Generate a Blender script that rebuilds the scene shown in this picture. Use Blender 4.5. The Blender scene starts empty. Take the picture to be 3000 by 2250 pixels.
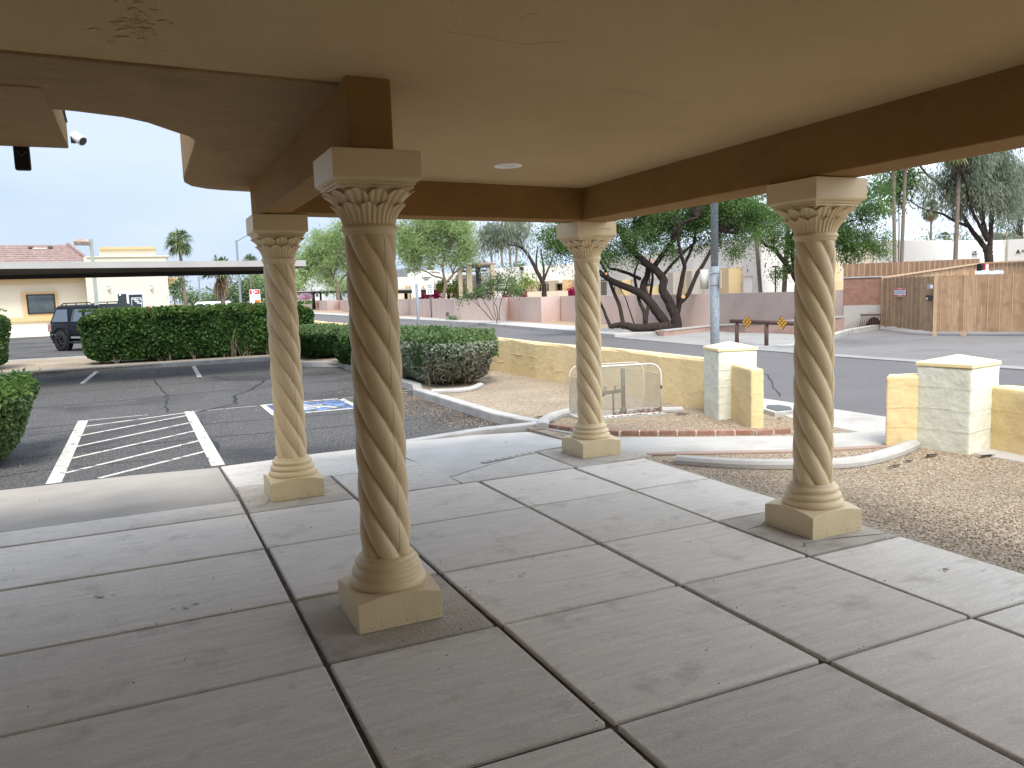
import bpy, math, random
import numpy as np
from mathutils import Vector, Matrix
random.seed(7); RNG = np.random.default_rng(7)
scene = bpy.context.scene
COL = scene.collection
# ------------------------------------------------------------------ camera
F, YAW, PIT, ROL, EYE = 2344., .4317, .1148, -.0337, 1.65      # focal length in photo pixels (3000 wide)
def _cam():
    f = np.array([math.sin(YAW), math.cos(YAW), 0.]); r = np.array([math.cos(YAW), -math.sin(YAW), 0.]); u = np.array([0, 0, 1.])
    f2 = f*math.cos(PIT)-u*math.sin(PIT); u2 = u*math.cos(PIT)+f*math.sin(PIT)
    return r*math.cos(ROL)+u2*math.sin(ROL), -r*math.sin(ROL)+u2*math.cos(ROL), f2
CR, CU, CF = _cam()
cd = bpy.data.cameras.new('camera'); cam = bpy.data.objects.new('camera', cd); COL.objects.link(cam)
cam.matrix_world = Matrix(((CR[0], CU[0], -CF[0], 0), (CR[1], CU[1], -CF[1], 0), (CR[2], CU[2], -CF[2], EYE), (0, 0, 0, 1)))
cd.sensor_width = 36; cd.lens = 36*F/3000; cd.clip_end = 3000; cd.clip_start = .05
scene.camera = cam
# ------------------------------------------------------------------ world, sun, exposure
SUN_EL, SUN_AZ = math.radians(58), math.radians(200)     # azimuth measured from +Y towards +X
w = bpy.data.worlds.new('World'); scene.world = w; w.use_nodes = True
nt = w.node_tree; nt.nodes.clear()
N = nt.nodes.new; L = nt.links.new
out = N('ShaderNodeOutputWorld'); bg = N('ShaderNodeBackground'); sky = N('ShaderNodeTexSky')
sky.sky_type = 'NISHITA'; sky.sun_disc = False; sky.sun_elevation = SUN_EL; sky.sun_rotation = SUN_AZ
sky.dust_density = 2.5; sky.air_density = 1.0; sky.ozone_density = 1.0
tc = N('ShaderNodeTexCoord'); mp = N('ShaderNodeMapping'); mp.inputs['Scale'].default_value = (1, 1, 2.2)
nz = N('ShaderNodeTexNoise'); nz.inputs['Scale'].default_value = 1.6; nz.inputs['Detail'].default_value = 5; nz.inputs['Roughness'].default_value = .5
cr = N('ShaderNodeValToRGB')
cr.color_ramp.elements[0].position = .40; cr.color_ramp.elements[0].color = (4.0, 5.2, 7.2, 1)
cr.color_ramp.elements[1].position = .62; cr.color_ramp.elements[1].color = (5.6, 6.5, 7.9, 1)
mx = N('ShaderNodeMix'); mx.data_type = 'RGBA'; mx.inputs[0].default_value = .86
vm = N('ShaderNodeVectorMath'); vm.operation = 'DOT_PRODUCT'; vm.inputs[1].default_value = (.745, -.447, .495)     # added gradient: sky dimmed in frame, brightened out of view to light the patio
mr = N('ShaderNodeMapRange'); mr.inputs[1].default_value = -.25; mr.inputs[2].default_value = .9; pw = N('ShaderNodeMath'); pw.operation = 'POWER'; pw.inputs[1].default_value = 1.2
gr = N('ShaderNodeValToRGB'); gr.color_ramp.elements[0].color = (.305, .305, .31, 1); gr.color_ramp.elements[1].color = (1.05, .95, .83, 1)
ml = N('ShaderNodeMix'); ml.data_type = 'RGBA'; ml.blend_type = 'MULTIPLY'; ml.inputs[0].default_value = 1
L(tc.outputs['Generated'], mp.inputs[0]); L(mp.outputs[0], nz.inputs['Vector']); L(nz.outputs[0], cr.inputs[0])
L(tc.outputs['Generated'], vm.inputs[0]); L(vm.outputs['Value'], mr.inputs[0]); L(mr.outputs[0], pw.inputs[0]); L(pw.outputs[0], gr.inputs[0])
L(sky.outputs[0], mx.inputs[6]); L(cr.outputs[0], mx.inputs[7]); L(mx.outputs[2], ml.inputs[6]); L(gr.outputs[0], ml.inputs[7]); L(ml.outputs[2], bg.inputs[0]); L(bg.outputs[0], out.inputs[0])
bg.inputs[1].default_value = .12
sd = bpy.data.lights.new('sun', 'SUN'); sd.energy = 1.1; sd.angle = math.radians(22); sd.color = (1, .95, .87)
sun = bpy.data.objects.new('sun', sd); COL.objects.link(sun)
_sv = Vector((math.sin(SUN_AZ)*math.cos(SUN_EL), math.cos(SUN_AZ)*math.cos(SUN_EL), math.sin(SUN_EL)))
sun.rotation_euler = _sv.to_track_quat('Z', 'Y').to_euler(); sun.location = _sv*30
vs = scene.view_settings; vs.view_transform = 'Standard'; vs.look = 'None'; vs.gamma = 1; vs.exposure = 2.02
scene.cycles.max_bounces = 8; scene.cycles.diffuse_bounces = 6; scene.cycles.transparent_max_bounces = 12
# ------------------------------------------------------------------ pixel <-> place
def ray(px, py): return CF+CR*((px-1500)/F)-CU*((py-1125)/F)
E0 = np.array([0, 0, EYE])
def g(px, py, z=0.):                       # point of the horizontal plane z seen at that photo pixel
    d = ray(px, py); return E0+d*((z-EYE)/d[2])
def at(px, py, dep): return E0+ray(px, py)*dep     # point at that depth
class Pl:                                   # a vertical plane through A and B (x,y)
    def __init__(s, A, B):
        s.A = np.array([A[0], A[1], 0.]); B = np.array([B[0], B[1], 0.]); s.L = np.linalg.norm(B-s.A)
        s.u = (B-s.A)/s.L; s.n = np.array([s.u[1], -s.u[0], 0.])
        if s.n@(E0-s.A) < 0: s.n = -s.n
    def pt(s, px, py):
        d = ray(px, py); return E0+d*(((s.A-E0)@s.n)/(d@s.n))
    def uz(s, px, py): p = s.pt(px, py); return (p-s.A)@s.u, p[2]
    def w(s, u, z, d=0.): p = s.A+s.u*u+s.n*d; return (p[0], p[1], z)
    def rect(s, x0, y0, x1, y1):
        ym, xm = (y0+y1)/2, (x0+x1)/2
        return s.uz(x0, ym)[0], s.uz(x1, ym)[0], s.uz(xm, y1)[1], s.uz(xm, y0)[1]
# ------------------------------------------------------------------ materials
def _mix(nt, f, a, b, blend='MIX'):
    m = nt.nodes.new('ShaderNodeMix'); m.data_type = 'RGBA'; m.blend_type = blend
    for s_, v in ((0, f), (6, a), (7, b)):
        if hasattr(v, 'is_linked') or hasattr(v, 'links'): nt.links.new(v, m.inputs[s_])
        else: m.inputs[s_].default_value = v if s_ == 0 else (*v[:3], 1)
    return m.outputs[2]
def mat(name, base, alt=None, scale=3., rough=.8, bump=0., bscale=60., island=0., metal=0., spec=.3, fine=None, fscale=150., stretch=None,
        dirt=None, dscale=1.2, dlo=.5, dhi=.7, trans=None, coat=0., bstretch=None, alo=.35, ahi=.65, detail=6):
    m = bpy.data.materials.new(name); m.use_nodes = True; t = m.node_tree; b = t.nodes['Principled BSDF']
    b.inputs['Roughness'].default_value = rough; b.inputs['Metallic'].default_value = metal
    b.inputs['Specular IOR Level'].default_value = spec; b.inputs['Coat Weight'].default_value = coat
    tc = t.nodes.new('ShaderNodeTexCoord')
    def noise(sc, st=None, det=detail, ro=.6):
        n = t.nodes.new('ShaderNodeTexNoise'); n.inputs['Scale'].default_value = sc; n.inputs['Detail'].default_value = det; n.inputs['Roughness'].default_value = ro
        if st:
            mm = t.nodes.new('ShaderNodeMapping'); mm.inputs['Scale'].default_value = st; t.links.new(tc.outputs['Object'], mm.inputs[0]); t.links.new(mm.outputs[0], n.inputs['Vector'])
        else: t.links.new(tc.outputs['Object'], n.inputs['Vector'])
        return n.outputs[0]
    def rng(v, lo, hi):
        r = t.nodes.new('ShaderNodeMapRange'); r.inputs[1].default_value = lo; r.inputs[2].default_value = hi; t.links.new(v, r.inputs[0]); return r.outputs[0]
    c = (*base, 1)
    if alt: c = _mix(t, rng(noise(scale, stretch), alo, ahi), base, alt)
    if fine: c = _mix(t, rng(noise(fscale, None, 3), .42, .62), c if not isinstance(c, tuple) else base, fine)
    if dirt: c = _mix(t, rng(noise(dscale, None, 8, .65), dlo, dhi), c if not isinstance(c, tuple) else base, dirt)
    if island:
        gi = t.nodes.new('ShaderNodeNewGeometry'); hs = t.nodes.new('ShaderNodeHueSaturation')
        r = t.nodes.new('ShaderNodeMapRange'); r.inputs[3].default_value = 1-island; r.inputs[4].default_value = 1+island
        t.links.new(gi.outputs['Random Per Island'], r.inputs[0]); t.links.new(r.outputs[0], hs.inputs['Value'])
        if isinstance(c, tuple): hs.inputs['Color'].default_value = c
        else: t.links.new(c, hs.inputs['Color'])
        c = hs.outputs[0]
    if isinstance(c, tuple): b.inputs['Base Color'].default_value = c
    else: t.links.new(c, b.inputs['Base Color'])
    if bump:
        bm = t.nodes.new('ShaderNodeBump'); bm.inputs['Strength'].default_value = bump; bm.inputs['Distance'].default_value = .02
        t.links.new(noise(bscale, bstretch, 5), bm.inputs['Height']); t.links.new(bm.outputs[0], b.inputs['Normal'])
    m.diffuse_color = (*base, 1)
    return m
def leafmat(name, cols, trans=.3, rough=.6):
    m = bpy.data.materials.new(name); m.use_nodes = True; t = m.node_tree; b = t.nodes['Principled BSDF']; o = t.nodes['Material Output']
    b.inputs['Roughness'].default_value = rough; b.inputs['Specular IOR Level'].default_value = .25
    gi = t.nodes.new('ShaderNodeNewGeometry'); r = t.nodes.new('ShaderNodeValToRGB'); e = r.color_ramp.elements
    while len(e) < len(cols): e.new(.5)
    for i, c in enumerate(cols): e[i].position = i/(len(cols)-1); e[i].color = (*c, 1)
    tcd = t.nodes.new('ShaderNodeTexCoord'); nn = t.nodes.new('ShaderNodeTexNoise'); nn.inputs['Scale'].default_value = 1.1; nn.inputs['Detail'].default_value = 3
    t.links.new(tcd.outputs['Object'], nn.inputs['Vector'])
    ad = t.nodes.new('ShaderNodeMath'); ad.operation = 'MULTIPLY_ADD'; ad.inputs[1].default_value = .55
    m2 = t.nodes.new('ShaderNodeMapRange'); m2.inputs[1].default_value = .3; m2.inputs[2].default_value = .7; m2.inputs[4].default_value = .45
    t.links.new(nn.outputs[0], m2.inputs[0]); t.links.new(gi.outputs['Random Per Island'], ad.inputs[0]); t.links.new(m2.outputs[0], ad.inputs[2])
    t.links.new(ad.outputs[0], r.inputs[0]); t.links.new(r.outputs[0], b.inputs['Base Color'])
    tr = t.nodes.new('ShaderNodeBsdfTranslucent'); ms = t.nodes.new('ShaderNodeMixShader'); ms.inputs[0].default_value = trans
    t.links.new(r.outputs[0], tr.inputs[0]); t.links.new(b.outputs[0], ms.inputs[1]); t.links.new(tr.outputs[0], ms.inputs[2]); t.links.new(ms.outputs[0], o.inputs[0])
    return m
M = {}
def dm(k, *a, **kw): M[k] = mat(k, *a, **kw)
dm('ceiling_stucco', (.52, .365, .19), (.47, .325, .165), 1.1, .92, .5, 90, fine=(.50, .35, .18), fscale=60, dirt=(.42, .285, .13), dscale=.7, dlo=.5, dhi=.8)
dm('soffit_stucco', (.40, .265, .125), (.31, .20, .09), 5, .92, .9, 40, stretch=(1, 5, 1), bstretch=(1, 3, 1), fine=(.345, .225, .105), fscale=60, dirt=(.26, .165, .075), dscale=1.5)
dm('brown_stucco', (.30, .165, .05), (.255, .135, .04), 2, .85, .7, 70, fine=(.275, .15, .045), fscale=60, dirt=(.21, .11, .035), dscale=1.2)
dm('column_paint', (.66, .515, .31), (.63, .485, .285), 1.5, .45, .15, 90, spec=.35, dirt=(.56, .43, .245), dscale=2.5, dlo=.56, dhi=.78)
dm('plinth_paint', (.66, .53, .33), (.62, .495, .30), 2, .5, .2, 60, spec=.3, dirt=(.55, .435, .26), dscale=3, dlo=.56, dhi=.76)
dm('chip', (.10, .07, .045), rough=.9)
dm('concrete', (.80, .73, .64), (.63, .575, .50), 3.2, .85, .5, 110, island=.09, fine=(.64, .585, .515), fscale=110, stretch=(.9, 8, 1), dirt=(.36, .315, .26), dscale=3.6, dlo=.55, dhi=.84, bstretch=(.25, 4, 1), alo=.38, ahi=.64, detail=10)
dm('concrete_spotted', (.60, .55, .49), (.42, .38, .335), 15, .88, .4, 90, fine=(.51, .47, .42), fscale=150, stretch=(.7, 1.4, 1), dirt=(.42, .385, .34), alo=.48, ahi=.66)
dm('concrete_ramp', (.47, .425, .37), (.37, .33, .285), 3, .88, .4, 90, fine=(.40, .36, .31), fscale=130, stretch=(.5, 5, 1), dirt=(.30, .265, .225), dscale=2.5, dlo=.54, dhi=.78)
dm('footing', (.50, .445, .375), (.38, .335, .28), 6, .92, .6, 60, fine=(.42, .375, .315), fscale=120, dirt=(.27, .235, .19), dscale=2.4)
dm('joint_dirt', (.06, .048, .038), (.13, .105, .085), 10, .95, .5, 90)
dm('curb_concrete', (.44, .43, .41), (.36, .35, .33), 3, .88, .3, 60, fine=(.40, .39, .37), fscale=120, dirt=(.28, .265, .245), dscale=2.2)
dm('walk_concrete', (.42, .405, .38), (.36, .345, .32), 2, .88, .3, 60, fine=(.385, .37, .345), fscale=120, dirt=(.30, .28, .255), dscale=1.5)
dm('apron_concrete', (.30, .29, .275), (.24, .235, .225), 1.2, .88, .3, 60, fine=(.27, .262, .25), fscale=100, dirt=(.19, .185, .18), dscale=.7)
dm('planter_face', (.40, .27, .225), (.34, .22, .18), 3, .9, .3, 40)
dm('pink_wall_shaded', (.33, .275, .255), (.285, .235, .22), .8, .9, .25, 40, dirt=(.24, .20, .19), dscale=1.6, dlo=.56, dhi=.8)  # darker copy of the pink wall; its turned-away shade is in the colour
dm('asphalt_lot', (.040, .041, .047), (.056, .056, .062), .5, .9, 1., 75, fine=(.155, .145, .132), fscale=42, dirt=(.028, .028, .033), dscale=.3, dlo=.5, dhi=.7)
dm('asphalt_street', (.115, .110, .112), (.094, .09, .092), .8, .9, .6, 90, fine=(.15, .143, .142), fscale=60)
dm('asphalt_drive', (.17, .165, .163), (.13, .125, .124), .5, .9, .5, 80, fine=(.2, .19, .185), fscale=60, dirt=(.105, .10, .10), dscale=.4)
dm('crack_tar', (.022, .021, .023), rough=.6)
dm('white_paint', (.62, .60, .53), (.52, .49, .42), 6, .8, .2, 80, fine=(.40, .38, .34), fscale=40, dirt=(.14, .135, .13), dscale=8, dlo=.55, dhi=.62)
dm('blue_paint', (.07, .15, .36), (.14, .24, .44), 4, .8, .2, 80, dirt=(.075, .075, .085), dscale=6, dlo=.43, dhi=.53)
dm('yellow_paint', (.62, .50, .22), (.50, .43, .26), 14, .8, dirt=(.46, .44, .40), dscale=30, dlo=.45, dhi=.55)
dm('dark_tape', (.22, .22, .22), (.42, .41, .39), 22, .8)
dm('yellow_wall', (.75, .60, .34), (.68, .53, .28), 2.2, .85, .7, 9, fine=(.71, .56, .31), fscale=30, dirt=(.58, .43, .22), dscale=1.6, dlo=.54, dhi=.76)
dm('pale_pillar', (.70, .715, .62), (.63, .645, .55), 3.5, .85, .6, 11, fine=(.66, .675, .58), fscale=30, dirt=(.54, .55, .465), dscale=3, dlo=.56, dhi=.8)
dm('pillar_cap', (.82, .70, .42), (.78, .64, .36), 3, .7, .2, 30)
dm('brick_edge', (.30, .165, .12), (.25, .13, .09), 9, .88, .5, 80, island=.16, dirt=(.34, .26, .21), dscale=12)
dm('mortar', (.50, .47, .42), rough=.9)
dm('pink_wall', (.60, .47, .42), (.53, .41, .365), .8, .9, .25, 40, dirt=(.41, .335, .305), dscale=1.6, dlo=.56, dhi=.8, stretch=(1, 1, .35))
dm('white_stucco', (.70, .68, .645), (.64, .62, .585), .35, .9, .15, 20, dirt=(.57, .55, .515), dscale=.8, dlo=.58, dhi=.8)
dm('cream_stucco', (.68, .62, .49), (.64, .58, .45), .3, .9, .15, 20)
dm('tan_trim', (.60, .42, .225), (.55, .38, .19), .6, .85)
dm('dull_tan', (.42, .36, .26), (.38, .325, .235), .6, .9)
dm('grey_trim', (.46, .43, .38), (.42, .39, .34), .6, .9)
dm('buff_trim', (.60, .48, .28), (.56, .44, .25), .6, .9)
dm('roof_tile', (.22, .145, .13), (.29, .21, .19), 3, .85, .3, 30, stretch=(1, 1, 1), dirt=(.36, .29, .27), dscale=5)
dm('tile_dark', (.13, .09, .075), (.2, .14, .12), 8, .9, .5, 40)
dm('shingle', (.085, .09, .10), (.12, .12, .13), 5, .9)
dm('barn_white', (.74, .78, .81), rough=.8)
dm('dark_beam', (.035, .03, .028), (.05, .045, .04), 3, .7)
dm('grey_metal_roof', (.52, .51, .48), (.46, .45, .42), 1.5, .55)
dm('carport_fascia', (.41, .40, .375), (.36, .35, .33), 1.1, .6)
dm('carport_soffit', (.15, .12, .09), (.12, .096, .073), 2, .8)
dm('window_glass', (.025, .035, .04), (.09, .11, .11), .5, .06, spec=.9)
dm('alum_frame', (.58, .62, .67), rough=.45)
dm('white_plain', (.82, .82, .80), rough=.6)
dm('black_plain', (.015, .015, .017), rough=.45)
dm('black_flat', (.01, .01, .01), rough=.9)
dm('dark_grey', (.08, .085, .09), rough=.6)
dm('sconce_grey', (.42, .44, .47), rough=.5)
dm('galv', (.19, .22, .25), (.145, .17, .195), 14, .55, .15, 60, detail=3, fine=(.24, .27, .305), fscale=38)
dm('green_pole', (.32, .36, .32), (.27, .31, .27), 3, .55)
dm('rust_lamp', (.24, .17, .12), (.36, .31, .27), 9, .7)
dm('brown_metal', (.12, .07, .058), (.09, .05, .04), 6, .6)
dm('rust', (.20, .075, .03), (.10, .04, .02), 14, .9)
dm('fence_wood', (.44, .29, .175), (.34, .215, .125), 3, .85, .3, 40, island=.15, stretch=(3, 3, .5), dirt=(.27, .17, .10), dscale=4)
dm('fence_wood_dark', (.24, .15, .095), (.19, .115, .07), 3, .85, .3, 40, island=.14, stretch=(3, 3, .5))
dm('fence_post', (.52, .38, .24), (.45, .32, .195), 4, .8, .2, 40)
dm('cage_white', (.74, .73, .69), (.66, .64, .60), 8, .5)
dm('cage_wire', (.42, .39, .31), (.34, .31, .25), 12, .6)
dm('pipe_grey', (.05, .06, .055), (.09, .09, .075), 20, .6)
dm('bark', (.042, .030, .024), (.022, .016, .013), 14, .95, .9, 18, stretch=(1, 1, .25), bstretch=(1, 1, .3))
dm('bark_light', (.20, .165, .125), (.13, .105, .08), 12, .95, .6, 18, stretch=(1, 1, .3))
dm('bark_palm', (.19, .155, .125), (.12, .095, .075), 9, .95, .6, 12, stretch=(.5, .5, 4), bstretch=(.5, .5, 4))
dm('palm_dead', (.42, .30, .17), (.30, .20, .11), 5, .9)
dm('cut_wood', (.62, .33, .14), rough=.8)
dm('dirt_ground', (.33, .235, .16), (.27, .19, .13), 2, .95, .5, 30, fine=(.38, .28, .2), fscale=50)
dm('ground_far', (.26, .22, .17), (.2, .17, .13), .05, .95)
dm('car_paint', (.004, .004, .005), rough=.3, spec=.2)
dm('car_glass', (.16, .19, .22), rough=.12, spec=1., metal=.55)
dm('tyre', (.018, .018, .019), rough=.85)
dm('rim', (.03, .03, .032), rough=.25, metal=.6)
dm('chrome', (.62, .64, .66), rough=.2, metal=.9)
dm('tail_red', (.35, .02, .015), rough=.2, coat=.6)
dm('sign_white', (.84, .85, .86), rough=.5)
dm('sign_red', (.62, .045, .05), rough=.5)
dm('sign_black', (.02, .02, .02), rough=.6)
dm('sign_blue', (.10, .16, .32), rough=.6)
dm('reflector', (.85, .46, .06), (.80, .38, .05), 10, .35)
dm('orange_flower', (.62, .17, .04), rough=.8)
M['hedge'] = leafmat('hedge_leaf', [(.010, .028, .009), (.028, .07, .016), (.06, .13, .028), (.13, .21, .05)], .3)
M['hedge_top'] = leafmat('hedge_new_leaf', [(.03, .07, .015), (.075, .14, .03), (.14, .21, .05)], .35)
M['bush_green'] = leafmat('bush_leaf', [(.03, .06, .022), (.075, .125, .045), (.13, .20, .07), (.19, .27, .10)], .3)
M['bush_grey'] = leafmat('sage_leaf', [(.10, .13, .08), (.21, .25, .17), (.33, .38, .28), (.42, .46, .37)], .3)
M['twig'] = leafmat('dry_twig', [(.12, .09, .065), (.25, .20, .15), (.38, .32, .25)], .0)
M['paloverde'] = leafmat('paloverde_leaf', [(.14, .22, .07), (.26, .36, .14), (.38, .49, .22), (.50, .60, .34)], .45)
M['mesquite'] = leafmat('mesquite_leaf', [(.025, .062, .018), (.062, .13, .034), (.13, .22, .058), (.24, .34, .11)], .42)
M['eucalypt'] = leafmat('willow_leaf', [(.085, .11, .075), (.16, .195, .14), (.26, .30, .22), (.36, .40, .31)], .4)
M['farleaf'] = leafmat('far_leaf', [(.05, .09, .04), (.11, .17, .075), (.18, .26, .12), (.27, .35, .18)], .3)
M['palm'] = leafmat('palm_leaf', [(.03, .055, .02), (.08, .125, .045), (.16, .21, .09), (.28, .32, .17)], .25)
M['magenta'] = leafmat('bougainvillea_flower', [(.16, .01, .04), (.40, .02, .10), (.62, .05, .19)], .3)
M['pink'] = leafmat('pink_flower', [(.55, .22, .35), (.75, .5, .6), (.82, .7, .74)], .3)
M['gold'] = leafmat('yellow_green_leaf', [(.10, .15, .02), (.20, .27, .04), (.32, .38, .08)], .35)
def gravel(name, cols, sc):
    m = bpy.data.materials.new(name); m.use_nodes = True; t = m.node_tree; b = t.nodes['Principled BSDF']; b.inputs['Roughness'].default_value = .92; b.inputs['Specular IOR Level'].default_value = .15
    tc = t.nodes.new('ShaderNodeTexCoord'); v = t.nodes.new('ShaderNodeTexVoronoi'); v.inputs['Scale'].default_value = sc
    v2 = t.nodes.new('ShaderNodeTexVoronoi'); v2.inputs['Scale'].default_value = sc; v2.feature = 'DISTANCE_TO_EDGE'
    for q in (v, v2): t.links.new(tc.outputs['Object'], q.inputs['Vector'])
    sp = t.nodes.new('ShaderNodeSeparateColor'); t.links.new(v.outputs['Color'], sp.inputs[0])
    r = t.nodes.new('ShaderNodeValToRGB'); e = r.color_ramp.elements
    while len(e) < len(cols): e.new(.5)
    for i, c in enumerate(cols): e[i].position = i/(len(cols)-1); e[i].color = (*c, 1)
    t.links.new(sp.outputs[0], r.inputs[0])
    n = t.nodes.new('ShaderNodeTexNoise'); n.inputs['Scale'].default_value = .9; n.inputs['Detail'].default_value = 5; t.links.new(tc.outputs['Object'], n.inputs['Vector'])
    mr = t.nodes.new('ShaderNodeMapRange'); mr.inputs[1].default_value = .3; mr.inputs[2].default_value = .7; mr.inputs[3].default_value = .78; mr.inputs[4].default_value = 1.1; t.links.new(n.outputs[0], mr.inputs[0])
    me = t.nodes.new('ShaderNodeMapRange'); me.inputs[1].default_value = 0; me.inputs[2].default_value = .12; me.inputs[3].default_value = .66; me.inputs[4].default_value = 1; t.links.new(v2.outputs['Distance'], me.inputs[0])
    mm = t.nodes.new('ShaderNodeMath'); mm.operation = 'MULTIPLY'; t.links.new(mr.outputs[0], mm.inputs[0]); t.links.new(me.outputs[0], mm.inputs[1])
    hs = t.nodes.new('ShaderNodeHueSaturation'); t.links.new(mm.outputs[0], hs.inputs['Value']); t.links.new(r.outputs[0], hs.inputs['Color']); t.links.new(hs.outputs[0], b.inputs['Base Color'])
    bp = t.nodes.new('ShaderNodeBump'); bp.inputs['Strength'].default_value = .9; bp.inputs['Distance'].default_value = .012; bp.invert = True
    t.links.new(v.outputs['Distance'], bp.inputs['Height']); t.links.new(bp.outputs[0], b.inputs['Normal'])
    return m
M['gravel'] = gravel('tan_gravel', [(.19, .145, .10), (.33, .26, .185), (.42, .34, .25), (.53, .455, .355)], 72)
def striped(name, a, b_, width, axis=2, bump=.4, rough=.85):
    m = bpy.data.materials.new(name); m.use_nodes = True; t = m.node_tree; b = t.nodes['Principled BSDF']; b.inputs['Roughness'].default_value = rough
    tc = t.nodes.new('ShaderNodeTexCoord'); wv = t.nodes.new('ShaderNodeTexWave'); wv.bands_direction = 'XYZ'[axis]; wv.wave_profile = 'SAW'
    wv.inputs['Scale'].default_value = 1/width*math.pi/10; wv.inputs['Distortion'].default_value = .25; wv.inputs['Detail'].default_value = 2; wv.inputs['Detail Scale'].default_value = 3
    t.links.new(tc.outputs['Object'], wv.inputs['Vector'])
    r = t.nodes.new('ShaderNodeValToRGB'); r.color_ramp.elements[0].position = 0; r.color_ramp.elements[0].color = (*b_, 1); r.color_ramp.elements[1].position = .25; r.color_ramp.elements[1].color = (*a, 1)
    t.links.new(wv.outputs[1], r.inputs[0])
    n = t.nodes.new('ShaderNodeTexNoise'); n.inputs['Scale'].default_value = 2.5; n.inputs['Detail'].default_value = 5; t.links.new(tc.outputs['Object'], n.inputs['Vector'])
    c = _mix(t, .35, r.outputs[0], n.outputs[0], 'MULTIPLY'); t.links.new(c, b.inputs['Base Color'])
    bp = t.nodes.new('ShaderNodeBump'); bp.inputs['Strength'].default_value = bump; bp.inputs['Distance'].default_value = .03; t.links.new(wv.outputs[1], bp.inputs['Height']); t.links.new(bp.outputs[0], b.inputs['Normal'])
    return m
M['grooved'] = striped('grooved_concrete', (.60, .565, .52), (.47, .445, .41), .03, 0, .12)
M['grooved_fine'] = striped('broom_concrete', (.36, .33, .29), (.29, .265, .235), .02, 1, .15)
M['siding'] = striped('barn_siding', (.74, .78, .81), (.5, .55, .6), .4, 0, .2)
def brickmat(name, c1, c2, mo, sx=1.0, sc=4.):
    m = bpy.data.materials.new(name); m.use_nodes = True; t = m.node_tree; b = t.nodes['Principled BSDF']; b.inputs['Roughness'].default_value = .9
    tc = t.nodes.new('ShaderNodeTexCoord'); mp = t.nodes.new('ShaderNodeMapping'); mp.inputs['Rotation'].default_value = (math.pi/2, 0, 0)
    sx_ = t.nodes.new('ShaderNodeSeparateXYZ'); cb = t.nodes.new('ShaderNodeCombineXYZ'); ad = t.nodes.new('ShaderNodeMath'); ad.operation = 'SUBTRACT'
    t.links.new(tc.outputs['Object'], sx_.inputs[0]); t.links.new(sx_.outputs[0], ad.inputs[0]); t.links.new(sx_.outputs[1], ad.inputs[1]); t.links.new(ad.outputs[0], cb.inputs[0]); t.links.new(sx_.outputs[2], cb.inputs[1])
    br = t.nodes.new('ShaderNodeTexBrick'); br.inputs['Scale'].default_value = sc; br.inputs['Color1'].default_value = (*c1, 1); br.inputs['Color2'].default_value = (*c2, 1); br.inputs['Mortar'].default_value = (*mo, 1); br.inputs['Mortar Size'].default_value = .012
    t.links.new(cb.outputs[0], br.inputs['Vector']); t.links.new(br.outputs[0], b.inputs['Base Color'])
    return m
M['brick_wall'] = brickmat('red_brick', (.29, .155, .11), (.22, .115, .08), (.20, .125, .095), sc=2.7)
# ------------------------------------------------------------------ mesh helpers
ORG = {}
def tag(o, label=None, cat=None, group=None, kind=None):
    if label: o['label'] = label
    if cat: o['category'] = cat
    if group: o['group'] = group
    if kind: o['kind'] = kind
    return o
def thing(name, label, cat, loc=(0, 0, 0), group=None, rz=0., local=False):
    o = bpy.data.objects.new(name, None); COL.objects.link(o); o.location = [float(v) for v in loc]; o.rotation_euler = (0, 0, rz); o.empty_display_size = .2
    ORG[o.name] = (0, 0, 0) if local else tuple(float(v) for v in loc)
    return tag(o, label, cat, group)
def link(name, me, mats, parent=None, smooth=False, bevel=0.):
    o = bpy.data.objects.new(name, me); COL.objects.link(o)
    for m_ in (mats if isinstance(mats, (list, tuple)) else [mats]): me.materials.append(M[m_] if isinstance(m_, str) else m_)
    if parent is not None:
        off = ORG[parent.name]; o.parent = parent; ORG[o.name] = off
        if any(off):
            n = len(me.vertices); a = np.empty(n*3, 'f'); me.vertices.foreach_get('co', a); a = a.reshape(-1, 3)-np.array(off, 'f'); me.vertices.foreach_set('co', a.ravel())
    else: ORG[o.name] = (0, 0, 0)
    if smooth: me.polygons.foreach_set('use_smooth', [True]*len(me.polygons))
    if bevel:
        b = o.modifiers.new('bevel', 'BEVEL'); b.width = bevel; b.segments = 2; b.limit_method = 'ANGLE'
    return o
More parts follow.
